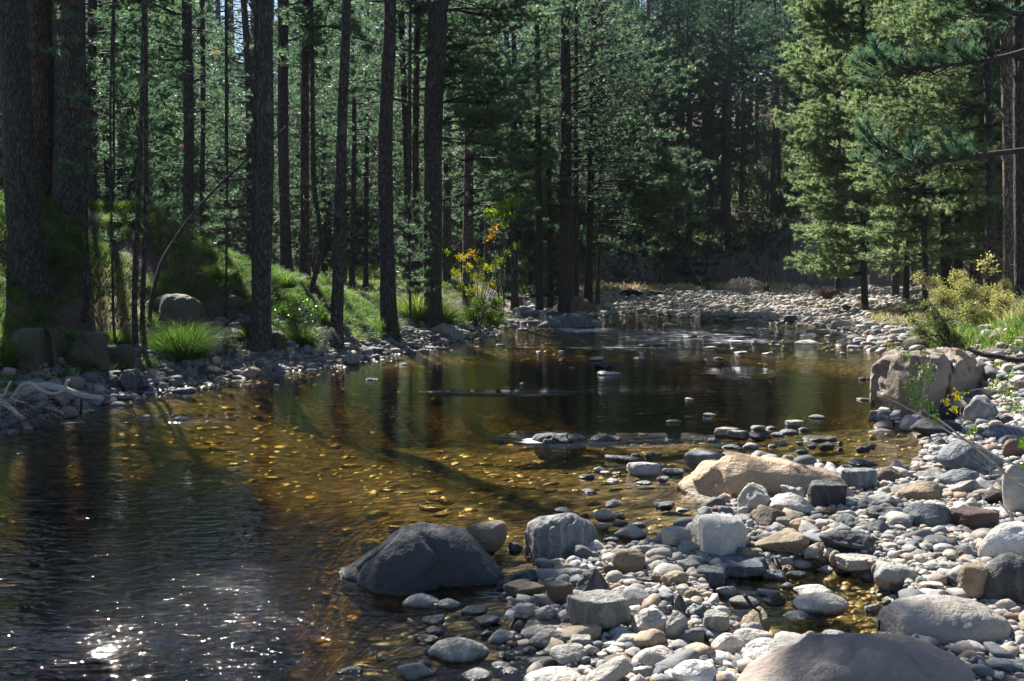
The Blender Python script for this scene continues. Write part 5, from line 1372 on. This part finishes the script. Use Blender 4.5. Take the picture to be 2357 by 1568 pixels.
# foreground leafy twig at right
def fg_twig():
    Yd = 4.3; base = at_d(*cG(1560, 1330), Yd); root = empty('leafy_branch', base); tag(root, 'thin grey branches with small glossy green leaves reaching in from the right edge', 'shrub')
    parts = []
    for pts, r0, r1 in [([(385, 597), (600, 700), (800, 810), (960, 910), (1120, 980), (1300, 1080), (1468, 1150), (1560, 1190)], 1.2, 2.6), ([(640, 600), (700, 690), (760, 750), (850, 800), (1060, 960), (1220, 1090), (1400, 1250), (1560, 1330)], 1.3, 3.2),
                        ([(1025, 600), (1000, 700), (1005, 800), (1060, 900), (1110, 975)], .8, 1.6), ([(830, 260), (760, 400), (740, 520), (700, 690)], .7, 1.2), ([(520, 260), (570, 370), (600, 460), (650, 620)], .5, 1), ([(1205, 840), (1210, 1000), (1215, 1170), (1210, 1240)], .5, .7),
                        ([(1468, 760), (1380, 700), (1320, 640), (1250, 560)], 1.4, .5), ([(1560, 560), (1350, 480), (1180, 420)], 1.2, .5), ([(1080, 1040), (1250, 1180), (1300, 1280), (1468, 1350)], .5, .9), ([(1240, 1310), (1340, 1350), (1468, 1395)], .5, 1.0), ([(1400, 860), (1468, 940), (1560, 1000)], .6, 1), ([(900, 650), (950, 720), (1000, 790)], .5, .8), ([(1100, 1100), (1200, 1160), (1310, 1200), (1468, 1230)], .5, .8)]:
        P = smooth_path([at_d(*cG(x, y), Yd+.05*math.sin(x*.01))-base for x, y in pts], 18); parts.append(tube(P, np.linspace(r0, r1, 18)/F*Yd, 6, .15, 2))
    V, Fc = cat(parts); link('stems', mkmesh('stems', V, Fc, M_DEAD), parent=root)
    r = np.random.default_rng(4); C = []; T = []
    for x, y, sp, n, t in [(490, 245, 30, 16, .8), (580, 320, 45, 26, .6), (720, 300, 25, 10, .95), (820, 260, 28, 16, .5), (740, 400, 45, 26, .6), (690, 480, 60, 50, .4), (620, 550, 55, 46, .3), (760, 480, 50, 34, .4), (680, 640, 70, 60, .3), (760, 690, 50, 30, .35), (810, 780, 30, 16, .4), (900, 670, 28, 18, .8),
                         (980, 610, 35, 22, .8), (950, 720, 30, 16, .9), (1025, 600, 16, 8, .4), (1090, 870, 35, 26, .3), (1380, 150, 50, 24, .4), (1440, 230, 50, 30, .35), (1250, 540, 50, 26, .3), (1350, 600, 60, 40, .35), (1420, 700, 40, 26, .4), (1450, 960, 40, 40, .3), (1455, 1120, 25, 16, .3), (1280, 380, 30, 12, .5), (1370, 460, 40, 18, .4)]:
        for k in range(int(n*1.7)): C.append(at_d(*cG(x+r.normal(0, sp*.6), y+r.normal(0, sp*.6)), Yd+r.normal(0, .04))-base); T.append(np.clip(t+r.normal(0, .2), 0, 1))
    C = np.array(C); V, Fc = leaves(r, C, np.repeat([[0, 0, 1.]], len(C), 0)+r.normal(0, .6, (len(C), 3)), .017); link('leaves', mkmesh('leaves', V, Fc, M_GLOSS, {'tint': np.repeat(T, 4)}), parent=root)
fg_twig()
# ------------------------------------------------------------------ stone labels
def label_rocks():
    LM = [r_ for r_ in rocks if r_.get('label')]
    short = {}
    names = ['whale-backed dark boulder', 'cracked two-tone boulder', 'low mid-stream boulder', 'long tan boulder', 'white flat-topped block', 'huge brown foreground boulder', 'large pale oval boulder', 'hollowed brown boulder',
             'long low far-water boulder', 'brown wedge boulder', 'rough reddish boulder', 'brown bank boulder', 'layered rock ledge']
    for r_, nm in zip(LM, names): short[id(r_)] = nm; r_['o']['label'] = r_['label']; r_['o']['category'] = 'boulder'
    seen = {}; rest = [r_ for r_ in rocks if not r_.get('label')]
    rest.sort(key=lambda q: -q['w'])
    for q in rest:
        size = 'large' if q['w'] > 130 else 'mid-size' if q['w'] > 70 else 'small' if q['w'] > 30 else 'tiny'
        lm = sorted(LM, key=lambda l: math.hypot(q['x']-l['x'], (q['y']-l['y'])*1.3)/(1+l['w']/400))
        ok = False
        for st in range(6):
            for l in lm[:1+st]:
                dx = q['x']-l['x']; dy = (q['y1']-l['y1'])*1.3
                side = ('right of' if dx > 0 else 'left of') if abs(dx) > abs(dy) else ('in front of' if dy > 0 else 'behind')
                if abs(min(abs(dx), abs(dy))) > .45*max(abs(dx), abs(dy)): side = ('below right of' if dx > 0 else 'below left of') if dy > 0 else ('above right of' if dx > 0 else 'above left of')
                dist = math.hypot(dx, dy)-l['w']/2; dw = 'just ' if dist < 60 else 'well ' if dist > 260 else ''
                env = 'in the water' if q['g'] < .012 else 'on the shore'
                for cand in (f"{size} {q['s']} {q['c']} stone {env}, {dw}{side} the {short[id(l)]}".replace('in the water', 'in water').replace('on the shore', 'ashore').replace(' of the ', ' of ').replace('low mid-stream', 'mid-stream').replace('in front of', 'before'),):
                    if cand not in seen: seen[cand] = q; q['o']['label'] = cand; ok = True; break
                if ok: break
            if ok: break
        if not ok:
            l = min((s for s in rest if s['o'].get('label') and s is not q), key=lambda s: math.hypot(s['x']-q['x'], s['y']-q['y']))
            sd = 'right of' if q['x'] > l['x'] else 'left of'
            q['o']['label'] = f"{size} {q['s']} {q['c']} stone {sd} a {l['s']} {l['c']} one by the {short[id(lm[0])]}"
        q['o']['category'] = 'boulder' if q['o'].name.startswith('boulder') else 'stone'; q['o']['group'] = 'stones of the stream and its shores'
label_rocks()
# ------------------------------------------------------------------ haze
hv_, hq = np.array([[x, y, z] for x in (-250, 250) for y in (-14, 185) for z in (-3, 70)], float), np.array([[0, 1, 3, 2], [4, 6, 7, 5], [0, 4, 5, 1], [2, 3, 7, 6], [0, 2, 6, 4], [1, 5, 7, 3]])
hm, hnt = newmat('haze'); hb = NB(hnt); pv = hb.n('ShaderNodeVolumePrincipled', Color=(.72, .85, 1, 1), Density=.00018); hb.out(None, pv.outputs[0])
tag(link('haze', mkmesh('haze', hv_, hq, hm, smooth=False)), 'thin blue morning haze between the trees', kind='stuff')
# ------------------------------------------------------------------ light
w = bpy.data.worlds.new('World'); SC.world = w; w.use_nodes = True; nt = w.node_tree
bg = nt.nodes['Background']; sky = nt.nodes.new('ShaderNodeTexSky'); sky.sky_type = 'NISHITA'; sky.sun_disc = False
sky.sun_elevation = SUN_EL; sky.sun_rotation = SUN_AZ % (2*math.pi); sky.altitude = 900; sky.air_density = 1.0; sky.dust_density = .6; sky.ozone_density = 1.5
nt.links.new(sky.outputs[0], bg.inputs[0]); bg.inputs[1].default_value = .05
sl = bpy.data.lights.new('sun', 'SUN'); sl.energy = 5.0; sl.angle = math.radians(.53); sl.color = (1, .94, .85)
so = bpy.data.objects.new('sun', sl); COL.objects.link(so)
from mathutils import Vector
so.rotation_euler = Vector(SD).to_track_quat('Z', 'Y').to_euler()
vs = SC.view_settings; vs.view_transform = 'Standard'; vs.look = 'None'; vs.gamma = 1; vs.exposure = 1.68
cy = SC.cycles
cy.max_bounces = 6; cy.diffuse_bounces = 2; cy.glossy_bounces = 2; cy.transmission_bounces = 2; cy.transparent_max_bounces = 8; cy.volume_bounces = 0
cy.use_denoising = True; cy.caustics_reflective = False; cy.caustics_refractive = False; cy.sample_clamp_indirect = 6
print('done', len(bpy.data.objects), time.time()-T0)

for o in bpy.data.objects:
    if o.get('label') and len(o['label'].split()) > 16: print('LONG', o['label'])
